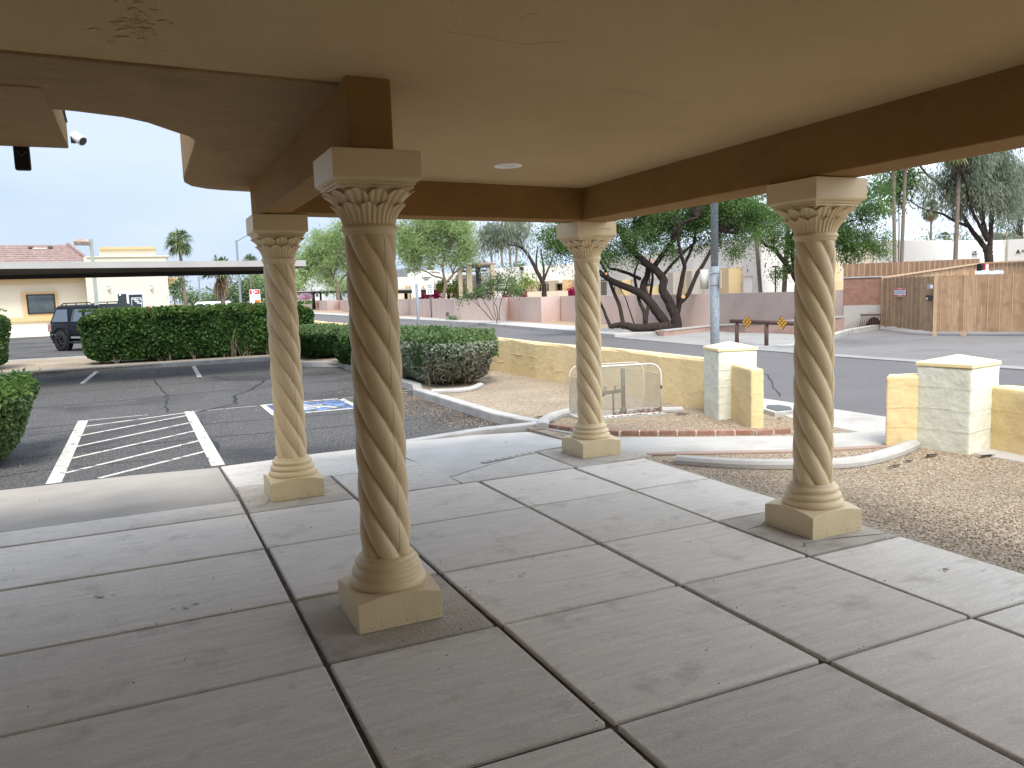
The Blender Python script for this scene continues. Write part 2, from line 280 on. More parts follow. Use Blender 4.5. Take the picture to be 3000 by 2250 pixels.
class MB:
    def __init__(s): s.v = []; s.f = []; s.mi = []
    def add(s, vs, fs, mi=0):
        n = len(s.v); s.v += [tuple(map(float, p)) for p in vs]; s.f += [[i+n for i in f] for f in fs]; s.mi += [mi]*len(fs); return s
    def box(s, x0, y0, z0, x1, y1, z1, mi=0):
        x0, x1 = sorted((x0, x1)); y0, y1 = sorted((y0, y1)); z0, z1 = sorted((z0, z1))
        return s.add([(x0, y0, z0), (x1, y0, z0), (x1, y1, z0), (x0, y1, z0), (x0, y0, z1), (x1, y0, z1), (x1, y1, z1), (x0, y1, z1)], [(0, 3, 2, 1), (4, 5, 6, 7), (0, 1, 5, 4), (1, 2, 6, 5), (2, 3, 7, 6), (3, 0, 4, 7)], mi)
    def hexa(s, b, t, mi=0):          # 4 bottom and 4 top corners
        return s.add(list(b)+list(t), [(0, 3, 2, 1), (4, 5, 6, 7), (0, 1, 5, 4), (1, 2, 6, 5), (2, 3, 7, 6), (3, 0, 4, 7)], mi)
    def prism(s, poly, z0, z1, mi=0):
        a = sum(poly[i][0]*poly[(i+1) % len(poly)][1]-poly[(i+1) % len(poly)][0]*poly[i][1] for i in range(len(poly)))
        if a < 0: poly = poly[::-1]
        n = len(poly); zb = z0 if callable(z0) else (lambda x, y: z0); zt = z1 if callable(z1) else (lambda x, y: z1)
        return s.add([(p[0], p[1], zb(p[0], p[1])) for p in poly]+[(p[0], p[1], zt(p[0], p[1])) for p in poly],
                     [list(range(n))[::-1], list(range(n, 2*n))]+[(i, (i+1) % n, n+(i+1) % n, n+i) for i in range(n)], mi)
    def extr(s, pts, vec, mi=0):
        n = len(pts); vec = np.array(vec, float); q = [tuple(np.array(p, float)+vec) for p in pts]
        return s.add(list(pts)+q, [list(range(n)), list(range(n, 2*n))[::-1]]+[((i+1) % n, i, n+i, n+(i+1) % n) for i in range(n)], mi)
    def sheet(s, poly, z, mi=0): return s.prism(poly, z-.03, z, mi)
    def tube(s, pts, rad, k=8, mi=0, cap=True):
        P = [np.array(p, float) for p in pts]; n = len(P)
        if not hasattr(rad, '__len__'): rad = [rad]*n
        base = len(s.v); up = None
        for i in range(n):
            t = P[min(i+1, n-1)]-P[max(i-1, 0)]; t = t/(np.linalg.norm(t)+1e-9)
            if up is None: a = np.array([0, 0, 1.]) if abs(t[2]) < .9 else np.array([1., 0, 0])
            else: a = up
            x = np.cross(a, t); x /= np.linalg.norm(x)+1e-9; y = np.cross(t, x); up = y
            for j in range(k):
                th = 2*math.pi*j/k; q = P[i]+(x*math.cos(th)+y*math.sin(th))*rad[i]; s.v.append(tuple(q))
        for i in range(n-1):
            for j in range(k): s.f.append([base+i*k+j, base+i*k+(j+1) % k, base+(i+1)*k+(j+1) % k, base+(i+1)*k+j]); s.mi.append(mi)
        if cap:
            s.f.append([base+j for j in range(k)][::-1]); s.mi.append(mi); s.f.append([base+(n-1)*k+j for j in range(k)]); s.mi.append(mi)
        return s
    def lathe(s, prof, c=(0, 0), k=48, mi=0):
        return s.grid(len(prof), k, lambda i, j: (c[0]+prof[i][0]*math.cos(2*math.pi*j/k), c[1]+prof[i][0]*math.sin(2*math.pi*j/k), prof[i][1]), mi)
    def grid(s, n, k, fn, mi=0, closed=True):
        base = len(s.v)
        for i in range(n):
            for j in range(k): s.v.append(tuple(fn(i, j)))
        for i in range(n-1):
            for j in range(k if closed else k-1): s.f.append([base+i*k+j, base+i*k+(j+1) % k, base+(i+1)*k+(j+1) % k, base+(i+1)*k+j]); s.mi.append(mi)
        return s
    def wall(s, path, th, z0, z1, mi=0, side=1):     # thick wall along an open polyline (x,y); thickness to one side, mitred
        P = [np.array(p[:2], float) for p in path]; n = len(P); off = []
        for i in range(n):
            d = []
            if i: e = P[i]-P[i-1]; d.append(np.array([e[1], -e[0]])/np.linalg.norm(e))
            if i < n-1: e = P[i+1]-P[i]; d.append(np.array([e[1], -e[0]])/np.linalg.norm(e))
            m_ = sum(d); m_ = m_/np.linalg.norm(m_); c = max(.45, m_@d[0]); off.append(P[i]+m_*th*side/c)
        zz = z1 if hasattr(z1, '__len__') else [z1]*n; zl = z0 if hasattr(z0, '__len__') else [z0]*n
        v = []
        for i in range(n): v += [(*P[i], zl[i]), (*P[i], zz[i]), (*off[i], zz[i]), (*off[i], zl[i])]
        f = []
        for i in range(n-1):
            a, b = 4*i, 4*i+4
            f += [(a, a+1, b+1, b), (a+1, a+2, b+2, b+1), (a+2, a+3, b+3, b+2), (a+3, a, b, b+3)]
        f += [(3, 2, 1, 0), (4*n-4, 4*n-3, 4*n-2, 4*n-1)]
        return s.add(v, f, mi)
    def pbox(s, pl, u0, u1, z0, z1, d0=0., d1=.1, mi=0):
        return s.hexa([pl.w(u0, z0, d0), pl.w(u1, z0, d0), pl.w(u1, z0, d1), pl.w(u0, z0, d1)], [pl.w(u0, z1, d0), pl.w(u1, z1, d0), pl.w(u1, z1, d1), pl.w(u0, z1, d1)], mi)
    def build(s, name, mats, parent=None, smooth=False, bevel=0., fix=True):
        me = bpy.data.meshes.new(name); me.from_pydata(s.v, [], s.f); me.polygons.foreach_set('material_index', s.mi)
        if fix:
            import bmesh
            b = bmesh.new(); b.from_mesh(me); bmesh.ops.recalc_face_normals(b, faces=b.faces); b.to_mesh(me); b.free()
        me.update(); return link(name, me, mats, parent, smooth, bevel)
def S(name, mb, mats, **k): return tag(mb.build(name, mats, **k), kind='structure')
def text(txt, name, mats, parent, o, u, up, size, ext=.004, align='CENTER', bold=0.):
    cu = bpy.data.curves.new(name, 'FONT'); cu.body = txt; cu.size = size; cu.extrude = ext; cu.align_x = align; cu.align_y = 'CENTER'; cu.offset = bold
    t = bpy.data.objects.new(name, cu); COL.objects.link(t); bpy.context.view_layer.update()
    me = bpy.data.meshes.new_from_object(t.evaluated_get(bpy.context.evaluated_depsgraph_get())); bpy.data.objects.remove(t); bpy.data.curves.remove(cu)
    n = len(me.vertices); a = np.empty(n*3, 'f'); me.vertices.foreach_get('co', a); a = a.reshape(-1, 3)
    u = np.array(u, float); up = np.array(up, float); nn = np.cross(u, up)
    a = np.array(o, float)+a[:, :1]*u+a[:, 1:2]*up+a[:, 2:]*nn; me.vertices.foreach_set('co', a.astype('f').ravel()); me.name = name; me.materials.clear(); me.update()
    return link(name, me, mats, parent)
def copy_tree(o, parent=None):
    c = o.copy(); COL.objects.link(c); c.parent = parent; ORG[c.name] = ORG[o.name]
    for ch in list(o.children): copy_tree(ch, c)
    return c
# ------------------------------------------------------------------ foliage
def leaves_mesh(name, P, size, mats, parent, elong=1.6, droop=0., dirs=None, jit=.35, normal=None, nbias=0., mi=None):
    n = len(P); P = np.asarray(P, float)
    d = RNG.normal(size=(n, 3)) if dirs is None else np.asarray(dirs, float)+RNG.normal(size=(n, 3))*.45
    d[:, 2] -= droop; d /= np.linalg.norm(d, axis=1)[:, None]+1e-9
    q = RNG.normal(size=(n, 3))
    if normal is not None: q = np.cross(np.asarray(normal, float)*nbias+q*(1-nbias), d)
    b = np.cross(d, q); b /= np.linalg.norm(b, axis=1)[:, None]+1e-9
    s = (size*(1+RNG.uniform(-jit, jit, n)))[:, None]
    a = d*s*elong*.5; b = b*s*.5
    V = np.stack([P-a, P-b*.9, P+a, P+b*.9], 1).reshape(-1, 3)
    me = bpy.data.meshes.new(name); me.vertices.add(4*n); me.loops.add(4*n); me.polygons.add(n)
    me.vertices.foreach_set('co', V.astype('f').ravel()); me.loops.foreach_set('vertex_index', np.arange(4*n, dtype='i'))
    me.polygons.foreach_set('loop_start', np.arange(0, 4*n, 4, dtype='i'))
    if mi is not None: me.polygons.foreach_set('material_index', np.asarray(mi, dtype='i'))
    me.update(calc_edges=True); return link(name, me, mats, parent)
def ell_clumps(c, r, ncl, per, cr, shell=.5):       # leaf points gathered in clumps inside an ellipsoid
    d = RNG.normal(size=(ncl, 3)); d /= np.linalg.norm(d, axis=1)[:, None]
    rad = shell+(1-shell)*RNG.random(ncl)**.5
    cc = np.array(c)+d*rad[:, None]*np.array(r)*(.88+.24*RNG.random((ncl, 1)))
    k = RNG.integers(int(per*.4), int(per*1.5), ncl)
    idx = np.repeat(np.arange(ncl), k)
    return cc[idx]+RNG.normal(size=(len(idx), 3))*cr*(.55+.9*RNG.random(ncl))[idx][:, None]*np.array([1, 1, .8]), cc, idx
# ================================================================== the ground
LZ, RZ = -.10, -.12
S('ground', MB().sheet([(-1500, -600), (1500, -600), (1500, 2500), (-1500, 2500)], -.24), 'ground_far')
lot_edge = [(-9, 9.62), (-1.39, 9.24), (.65, 8.89), (2.4, 9.4), (2.9, 9.35), (4.3, 9.05), (4.29, 9.87), (4.27, 13.29), (4.53, 14.0), (4.53, 14.87), (4.51, 18.83), (4.55, 20.35), (3.76, 21.15), (3.4, 23.9), (-1.5, 24.2), (-9, 24.8)]
S('parking_lot', MB().sheet([(-9, 8.2), (4.6, 8.2), (4.6, 24.9), (-9, 25.2)], LZ), 'asphalt_lot')
S('rear_parking_lot', MB().sheet([(-60, 30.4), (4.6, 29.6), (5, 54.6), (-60, 57.5)], -.07), 'asphalt_lot')
S('curb_line', MB().wall([(-60, 30.4), (4.6, 29.6)], .15, -.2, .03, side=1), 'curb_concrete')
S('gravel_strip', MB().sheet([(-60, 24.3), (5.2, 24.0), (5.2, 29.65), (-60, 30.42)], 0.), 'gravel')
S('gravel_bed', MB().sheet([(4.3, -8), (8.0, -8), (8.0, 60), (4.6, 60), (4.5, 24), (3.6, 24), (3.9, 21), (4.7, 20), (4.62, 14.2), (4.35, 13.2), (4.36, 8.95), (4.2, 8.7), (4.2, 6.5), (4.3, 6.4)], -.012), 'gravel')
S('rear_pavement', MB().sheet([(-60, 54.5), (5, 54.6), (5, 75), (-60, 75)], -.02), 'concrete')
# street, its kerbs and the far verge
SE = [(15.1, -12), (14.8, 9.3), (14.62, 14), (14.8, 17), (15.4, 24.5), (15.9, 29.3), (17, 41), (17, 56), (17, 320)]
S('street', MB().sheet([(8.0, -12), (8.0, 320)]+SE[::-1], RZ), 'asphalt_street')
S('sidewalk', MB().prism([(7.02, -12), (8.09, -12), (8.09, 330), (7.35, 330), (7.35, 9.0), (7.48, 8.2), (7.14, 7.33), (7.02, 6.0)], -.2, .0, 0), 'walk_concrete', bevel=.015)
FS = [p for p in SE if p[1] > 20]
S('far_sidewalk', MB().wall(FS, 1.75, -.2, .02), 'curb_concrete', bevel=.02)
S('far_verge', MB().prism([(p[0]+1.7, p[1]) for p in FS]+[(40, 320), (40, 24.5)], -.2, .0), 'dirt_ground')
S('driveway_apron', MB().prism([(14.75, 14.5), (14.8, 17), (15.4, 24.6), (17.2, 25.1), (18.4, 25.2), (19.0, 24.4), (18.7, 17.6), (17.2, 16.2)], -.2, lambda x, y: -.108+max(0, x-15)*.03), 'apron_concrete')
S('driveway', MB().prism([(14.82, 9.3), (14.8, 14.6), (17.2, 16.3), (18.8, 17.5), (24, 20.5), (30, 20), (30, -12), (15.12, -12)], -.2, lambda x, y: -.112+max(0, x-15)*.014), 'asphalt_drive')
S('driveway_gutter', MB().wall([(14.83, 9.3), (14.66, 14), (14.83, 16.9)], .45, -.2, -.100, side=1), 'apron_concrete')
S('driveway_curb', MB().wall([(14.9, 17.4), (16.2, 16.75), (17.3, 16.75), (18.4, 17.35), (20.4, 18.5), (22.5, 19.15)], .22, -.2, [-.09, -.06, .0, .06, .1, .14], side=-1), 'curb_concrete')
# kerbs of the lot
kb = MB()
kb.wall([(-9, 24.55), (-2.89, 24.22), (-1.5, 24.14), (3.34, 23.85), (3.70, 21.12), (4.5, 20.3), (4.46, 18.83), (4.47, 14.87), (4.45, 14.05), (4.22, 13.29), (4.23, 9.87), (4.36, 8.85)], .17, -.2, .03, side=-1)
S('lot_curb', kb, 'curb_concrete', bevel=.02)
S('ramp_curb', MB().wall([(4.40, 8.86), (3.71, 9.04), (2.82, 9.12), (2.4, 9.2)], .17, -.2, [.032, .0, -.06, -.085], side=-1), 'curb_concrete', bevel=.012)
# patio slabs
XS = [-9, .65, 1.51, 2.61, 3.57, 4.36]; YS = [-3.5, -2.4, -1.4, -.4, .55, 1.5, 2.48, 3.53, 4.39, 5.44, 6.43]
pads = {(1, 7), (4, 7)}; e_ = lambda: RNG.uniform(-.0045, .0045)
sl, pd = MB(), MB(); GAP = .014
for i in range(5):
    for j in range(10):
        t = MB(); jx, jy = [RNG.uniform(-.004, .004) for _ in range(2)]
        dz = RNG.uniform(-.004, 0)
        (pd if (i, j) in pads else sl).prism([(XS[i]+GAP+e_(), YS[j]+GAP+e_()), (XS[i+1]-GAP+e_(), YS[j]+GAP+e_()), (XS[i+1]-GAP+e_(), YS[j+1]-GAP+e_()), (XS[i]+GAP+e_(), YS[j+1]-GAP+e_())], -.08, dz)
S('patio_slabs', sl, 'concrete', bevel=.009)
sp = MB(); sp.box(-9, 6.45, -.08, .635, 6.88, -.001); sp.box(1.52, 6.45, -.08, 2.44, 7.35, -.001)
sp.prism([(.66, 7.42), (1.52, 7.42), (1.52, 7.37), (2.4, 7.37), (2.4, 9.22), (1.5, 9.02), (.66, 8.89)], -.2, lambda x, y: -.001-max(0, y-7.35)*.058)
S('patio_edge_slabs', sp, 'concrete_spotted', bevel=.008)
gb = MB()
for k in range(11): y_ = 6.93+k*.036; gb.box(-9, y_, -.03, .62, y_+.004, -.0015-max(0, y_-6.885)*.046)
S('ramp_grooves', gb, 'footing', fix=False)
sl = MB().prism([(-9, 6.885), (.635, 6.885), (.635, 8.88), (-1.39, 9.22), (-9, 9.6)], -.2, lambda x, y: -.002-max(0, y-6.885)*.046)
S('ramp_slab', sl, 'grooved_fine', bevel=.006)
S('curb_ramp', MB().prism([(2.42, 6.72), (3.6, 7.35), (4.05, 7.42), (4.40, 8.0), (4.28, 8.62), (3.5, 8.92), (2.42, 9.2)], -.2, lambda x, y: -.001-max(0, y-7.2)*.035), 'grooved')
S('ramp_landing', MB().prism([(2.46, 6.45), (3.59, 6.45), (3.59, 7.33), (2.44, 6.70)], -.08, -.002), 'concrete_spotted', bevel=.006)
pd.box(.665, 6.445, -.08, 1.50, 7.40, -.003); pd.prism([(3.60, 6.42), (4.55, 6.5), (4.66, 7.32), (3.62, 7.34)], -.08, -.002)
S('column_footings', pd, 'footing', bevel=.012)
S('joint_bed', MB().sheet([(-8.9, -3.4), (4.35, -3.4), (4.35, 6.5), (3.6, 7.2), (2.4, 7.2), (-8.9, 7.2)], -.022), 'joint_dirt')
# path to the street
wk = [(4.05, 7.43), (4.45, 6.66), (4.83, 6.47), (5.8, 5.95), (6.2, 5.80), (6.69, 5.63), (7.06, 5.5), (7.06, 6.25), (6.77, 6.36), (6.33, 6.48), (6.12, 6.63), (5.34, 7.10), (4.78, 7.49), (4.57, 7.85), (4.36, 8.55), (4.30, 8.62), (4.42, 8.0)]
S('path', MB().prism(wk, -.08, -.001), 'walk_concrete', bevel=.006)
def along(path, step):
    P = [np.array(p, float) for p in path]; out = []; carry = 0.
    for a, b in zip(P[:-1], P[1:]):
        l = np.linalg.norm(b-a); t = carry
        while t < l: out.append((a+(b-a)*t/l, (b-a)/l)); t += step
        carry = t-l
    return out
be = thing('brick_edging', 'curved row of red bricks edging the gravel beside the concrete path', 'brick edging', (5.3, 7.3, 0))
bm_, mo_ = MB(), MB()
bp_ = [(4.44, 8.45), (4.56, 8.05), (4.80, 7.68), (5.2, 7.38), (5.7, 7.05), (6.15, 6.76), (6.36, 6.70)]
for p, d in along(bp_, .208):
    nrm = np.array([d[1], -d[0]]); a = p-d*.096; b = p+d*.096
    a_, b_ = p-d*.104, p+d*.104; mo_.hexa([(*(a_+nrm*.04), -.05), (*(b_+nrm*.04), -.05), (*(b_-nrm*.04), -.05), (*(a_-nrm*.04), -.05)], [(*(a_+nrm*.04), .039), (*(b_+nrm*.04), .039), (*(b_-nrm*.04), .039), (*(a_-nrm*.04), .039)])
    bm_.hexa([(*(a+nrm*.045), -.05), (*(b+nrm*.045), -.05), (*(b-nrm*.045), -.05), (*(a-nrm*.045), -.05)], [(*(a+nrm*.045), .045), (*(b+nrm*.045), .045), (*(b-nrm*.045), .045), (*(a-nrm*.045), .045)])

bm_.build('bricks', 'brick_edge', be, bevel=.005); mo_.build('mortar', 'mortar', be)
be2 = MB().wall([(4.5, 6.60), (4.83, 6.41), (5.8, 5.89), (6.2, 5.75), (6.69, 5.58)], .09, -.05, .006)
dm('brick_dull', (.33, .24, .195), (.28, .20, .16), 6, .9)
tag(be2.build('brick_edging', 'brick_dull', bevel=.004), 'flush reddish brick strip along the near side of the concrete path', 'brick edging')
def edging(path, wdt, h, label):
    o = MB(); P = path; n = len(P)
    # rounded extruded kerb: swept half-round
    PP = [np.array(p, float) for p in P]; sm = []
    for i in range(n-1):
        p0 = PP[max(i-1, 0)]; p1 = PP[i]; p2 = PP[i+1]; p3 = PP[min(i+2, n-1)]
        for k in range(5):
            t = k/5; sm.append(.5*((2*p1)+(-p0+p2)*t+(2*p0-5*p1+4*p2-p3)*t*t+(-p0+3*p1-3*p2+p3)*t**3))
    sm.append(PP[-1]); m_ = len(sm); prof = [(-.5, -.08), (-.5, .45), (-.36, .85), (0, 1), (.36, .85), (.5, .45), (.5, -.08)]
    def fn(i, j):
        t = sm[min(i+1, m_-1)]-sm[max(i-1, 0)]; t /= np.linalg.norm(t); nn = np.array([t[1], -t[0]]); q = sm[i]+nn*prof[j][0]*wdt
        return (q[0], q[1], prof[j][1]*h)
    o.grid(m_, 7, fn, closed=False); b0 = 0
    o.f += [list(range(7)), list(range((m_-1)*7, m_*7))]; o.mi += [0, 0]
    return tag(o.build('concrete_edging', 'curb_concrete', smooth=False), label, 'edging', 'rounded concrete garden edgings')
edging([(4.5, 6.1), (4.86, 5.65), (5.25, 5.37), (5.57, 5.19), (5.9, 5.15), (6.43, 5.27), (6.84, 5.42)], .15, .07, 'curved grey concrete edging in front of the path running to the right pillar')
edging([(4.30, 8.50), (4.50, 8.84), (4.83, 9.16), (5.15, 9.33)], .15, .075, 'short curved concrete edging between the lot curb corner and the mesh cage')
edging([(5.9, 8.95), (6.2, 8.74), (6.44, 8.6)], .13, .06, 'short straight concrete edging between mesh cage and left pale pillar')
edging([(4.40, 12.80), (4.75, 12.62), (5.1, 12.72), (5.42, 13.12)], .13, .06, 'curved concrete edging round the foot of the grey-green bush')
# meter box
mt = thing('meter_box', 'low concrete utility box with a black lid beside the sidewalk', 'utility box', (7.3, 7.8, 0))
ph = [(7.10, 7.60), (7.42, 7.57), (7.60, 7.78), (7.6, 8.04), (7.43, 8.16), (7.20, 7.94)]
MB().prism(ph, -.03, .045).build('rim', 'curb_concrete', mt, bevel=.006)
MB().prism([(7.17, 7.64), (7.40, 7.62), (7.55, 7.80), (7.55, 8.0), (7.43, 8.09), (7.25, 7.92)], .045, .052).build('lid', 'dark_grey', mt)
# lot markings and sealed cracks
def strip(mb, a, b, wd, z, mi=0):
    a = np.array(a, float); b = np.array(b, float); d = (b-a)/np.linalg.norm(b-a); nn = np.array([d[1], -d[0]])*wd/2
    mb.add([(*(a+nn), z), (*(b+nn), z), (*(b-nn), z), (*(a-nn), z)], [(0, 1, 2, 3)], mi)
mk = MB(); z1 = LZ+.004
strip(mk, (-.905, 9.05), (-.905, 13.85), .14, z1); strip(mk, (.645, 9.0), (.61, 13.85), .14, z1)
for a, b in (((-.84, 13.14), (.57, 13.72)), ((-.85, 12.24), (.57, 13.38)), ((-.85, 11.3), (.58, 12.55)), ((-.84, 10.45), (.58, 11.68)), ((-.84, 9.56), (.59, 10.82)), ((-.50, 9.06), (.59, 9.98))):
    strip(mk, a, b, .066, z1-.0015)
strip(mk, (-.95, 13.84), (.0, 13.88), .04, z1-.0025); strip(mk, (.68, 13.8), (4.3, 13.84), .035, z1-.0025)
strip(mk, (-1.30, 20.55), (-1.14, 24.1), .10, z1); strip(mk, (1.18, 20.1), (1.26, 23.8), .10, z1)
strip(mk, (-3.7, 20.7), (-3.5, 24.2), .10, z1); strip(mk, (4.3, 14.16), (4.5, 14.16), .05, z1)
# accessible bay emblem
bl = MB(); bl.add([(1.80, 12.52, z1), (3.02, 12.50, z1), (3.02, 13.74, z1), (1.80, 13.76, z1)], [(0, 1, 2, 3)])
for a, b in (((1.72, 12.46), (3.10, 12.43)), ((3.06, 12.45), (3.06, 13.84)), ((3.10, 13.79), (1.72, 13.82)), ((1.76, 13.80), (1.76, 12.46))): strip(mk, a, b, .09, z1+.0015)
def arc(mb, c, r, a0, a1, wd, z, n=14):
    for k in range(n):
        t0 = math.radians(a0+(a1-a0)*k/n); t1 = math.radians(a0+(a1-a0)*(k+1)/n)
        mb.add([(c[0]+(r-wd/2)*math.cos(t0), c[1]+(r-wd/2)*math.sin(t0), z), (c[0]+(r+wd/2)*math.cos(t0), c[1]+(r+wd/2)*math.sin(t0), z), (c[0]+(r+wd/2)*math.cos(t1), c[1]+(r+wd/2)*math.sin(t1), z), (c[0]+(r-wd/2)*math.cos(t1), c[1]+(r-wd/2)*math.sin(t1), z)], [(0, 1, 2, 3)])
z2 = z1+.003
arc(mk, (2.28, 13.1), .30, 60, 330, .09, z2); strip(mk, (2.28, 12.9), (2.28, 13.35), .10, z2); strip(mk, (2.28, 13.2), (2.62, 13.2), .08, z2); strip(mk, (2.28, 13.02), (2.6, 13.02), .09, z2+.001); strip(mk, (2.6, 13.0), (2.75, 12.7), .09, z2)
arc(mk, (2.28, 13.47), .04, 0, 360, .08, z2)
S('parking_markings', mk, 'white_paint', fix=False); S('bay_paint', bl, 'blue_paint', fix=False)
cx = MB()
def crack(pts, wd, z):
    P = []
    for a, b in zip(pts[:-1], pts[1:]):
        a = np.array(a, float); b = np.array(b, float); n = max(2, int(np.linalg.norm(b-a)/.25))
        for k in range(n): P.append(a+(b-a)*k/n+RNG.normal(size=2)*.02)
    P.append(np.array(pts[-1], float))
    for a, b in zip(P[:-1], P[1:]): strip(cx, a, b+(b-a)*.05, wd*RNG.uniform(.7, 1.3), z)
zc = LZ+.0022
for pts, wd in (([(-4, 15.9), (-1, 16.2), (1.2, 16.6), (4.3, 17.0)], .035), ([(.75, 13.7), (1.4, 14.4), (1.5, 15.6), (1.9, 16.4), (2.4, 18.2), (1.7, 18.9), (1.45, 20)], .05), ([(-4, 13.2), (-1.0, 13.5), (.6, 13.66), (1.1, 13.95), (4.2, 14.4)], .03),
                ([(-3, 12.2), (-.9, 12.9)], .03), ([(.62, 12.2), (1.8, 12.1), (4.2, 11.9)], .03), ([(-3, 10.6), (.6, 11.0), (2.2, 10.8), (4.2, 10.7)], .028), ([(.66, 9.1), (.72, 10.2), (.62, 11.4), (.7, 12.6)], .045),
                ([(-4, 18.6), (4.3, 18.9)], .03), ([(.3, 14), (.35, 17), (.2, 20), (.4, 23.8)], .03), ([(-.85, 11.1), (.6, 12.3)], .02), ([(2.6, 14.8), (4.2, 15.4)], .03), ([(-2.4, 9.5), (-.9, 9.9), (0, 9.8)], .02)):
    crack(pts, wd, zc)
zc2 = RZ+.0022
for pts in ([(9, 9.5), (11, 12), (12.5, 17)], [(10, 5), (13, 8)]): crack(pts, .03, zc2)
S('crack_sealant', cx, 'crack_tar', fix=False)
# yellow and dark warning line on the ramp
tp = MB(); a0, b0 = np.array((2.93, 7.12)), np.array((3.60, 7.28))
dd = (b0-a0); ln = np.linalg.norm(dd); dd /= ln; nn = np.array([-dd[1], dd[0]])
tp2 = MB()
for k in range(8):
    t0, t1 = k/8*ln, (k+.62)/8*ln
    tp.add([(*(a0+dd*t0-nn*.04), .004), (*(a0+dd*(t1-.02)-nn*.04), .004), (*(a0+dd*(t1+.03)+nn*.04), .004), (*(a0+dd*(t0+.05)+nn*.04), .004)], [(0, 1, 2, 3)])
tp2.add([(*(a0-nn*.042), .002), (*(b0-nn*.042), .002), (*(b0+nn*.042), .002), (*(a0+nn*.042), .002)], [(0, 1, 2, 3)])
S('warning_paint', tp, 'yellow_paint', fix=False); S('warning_tape', tp2, 'dark_tape', fix=False)
# loose stones in the near gravel, torn weed cloth
def gz(x, y): return -.012
n = 26000; px_ = RNG.uniform(4.42, 7.0, n); py_ = 1.0+RNG.random(n)*8.4
def inpoly(x, y, P):
    c = np.zeros(len(x), bool); j = len(P)-1
    for i in range(len(P)):
        xi, yi = P[i]; xj, yj = P[j]; c ^= ((yi > y) != (yj > y)) & (x < (xj-xi)*(y-yi)/(yj-yi+1e-12)+xi); j = i
    return c
ok = ~inpoly(px_, py_, wk) & ~((px_ < 4.72) & (py_ > 6.3) & (py_ < 7.5)); px_, py_ = px_[ok], py_[ok]; n = len(px_)
oc = np.array([[1, 0, 0], [0, 1, 0], [-1, 0, 0], [0, -1, 0], [0, 0, .7], [0, 0, -.7]])
V = oc[None]*RNG.uniform(.6, 1.4, (n, 6, 1))*(RNG.uniform(.004, .0095, n)[:, None, None]); th = RNG.uniform(0, 6.28, n)
V = np.stack([V[..., 0]*np.cos(th)[:, None]-V[..., 1]*np.sin(th)[:, None], V[..., 0]*np.sin(th)[:, None]+V[..., 1]*np.cos(th)[:, None], V[..., 2]], -1)+np.stack([px_, py_, np.full(n, -.009)], 1)[:, None]
Fc = np.array([[0, 1, 4], [1, 2, 4], [2, 3, 4], [3, 0, 4], [1, 0, 5], [2, 1, 5], [3, 2, 5], [0, 3, 5]])
me = bpy.data.meshes.new('loose_gravel'); me.vertices.add(6*n); me.loops.add(24*n); me.polygons.add(8*n)
me.vertices.foreach_set('co', V.astype('f').ravel()); me.loops.foreach_set('vertex_index', (Fc[None]+np.arange(n)[:, None, None]*6).astype('i').ravel()); me.polygons.foreach_set('loop_start', np.arange(0, 24*n, 3, dtype='i')); me.update(calc_edges=True)
M['stones'] = leafmat('gravel_stone', [(.16, .12, .08), (.30, .235, .165), (.40, .32, .235), (.52, .445, .345)], 0., .9)
tag(link('loose_gravel', me, 'stones'), 'loose tan gravel stones scattered over the beds beside the patio', kind='stuff')
fb = MB()
for c in ((5.95, 4.9), (6.25, 4.98), (6.6, 5.02), (7.0, 4.75), (7.2, 4.45), (4.70, 9.3), (4.55, 8.8), (6.3, 8.4), (7.0, 7.4)):
    k = 7; th = RNG.uniform(0, 6.28); r = RNG.uniform(.04, .11)
    fb.add([(c[0]+math.cos(6.28*i/k)*r*1.5*RNG.uniform(.4, 1.2), c[1]+math.sin(6.28*i/k)*r*.35*RNG.uniform(.4, 1.2), .004+RNG.uniform(0, .006)) for i in range(k)], [list(range(k))])
tag(fb.build('weed_cloth', 'black_flat', fix=False), 'torn scraps of black weed cloth poking out of the gravel', kind='stuff')
# fallen leaves and grit on the lot along the curb and a few on the slabs
n = 2600; a = RNG.uniform(9.6, 14.8, n); X = 4.2-np.abs(RNG.normal(size=n))*.45; Y = a
P = np.stack([X, Y, np.full(n, LZ+.006)], 1); P2 = np.stack([RNG.uniform(-4, 3.3, 900), 23.9-np.abs(RNG.normal(size=900))*.5, np.full(900, LZ+.008)], 1)
P3 = np.stack([RNG.uniform(-4, 4.2, 500), RNG.uniform(9.6, 23, 500), np.full(500, LZ+.006)], 1)
o = leaves_mesh('leaf_litter', np.vstack([P, P2, P3]), .02, 'twig', None, 1.3, normal=np.tile((0, 0, 1.), (len(P)+1400, 1)), nbias=.8); tag(o, 'dry leaf litter and grit along the parking lot curb', kind='stuff')
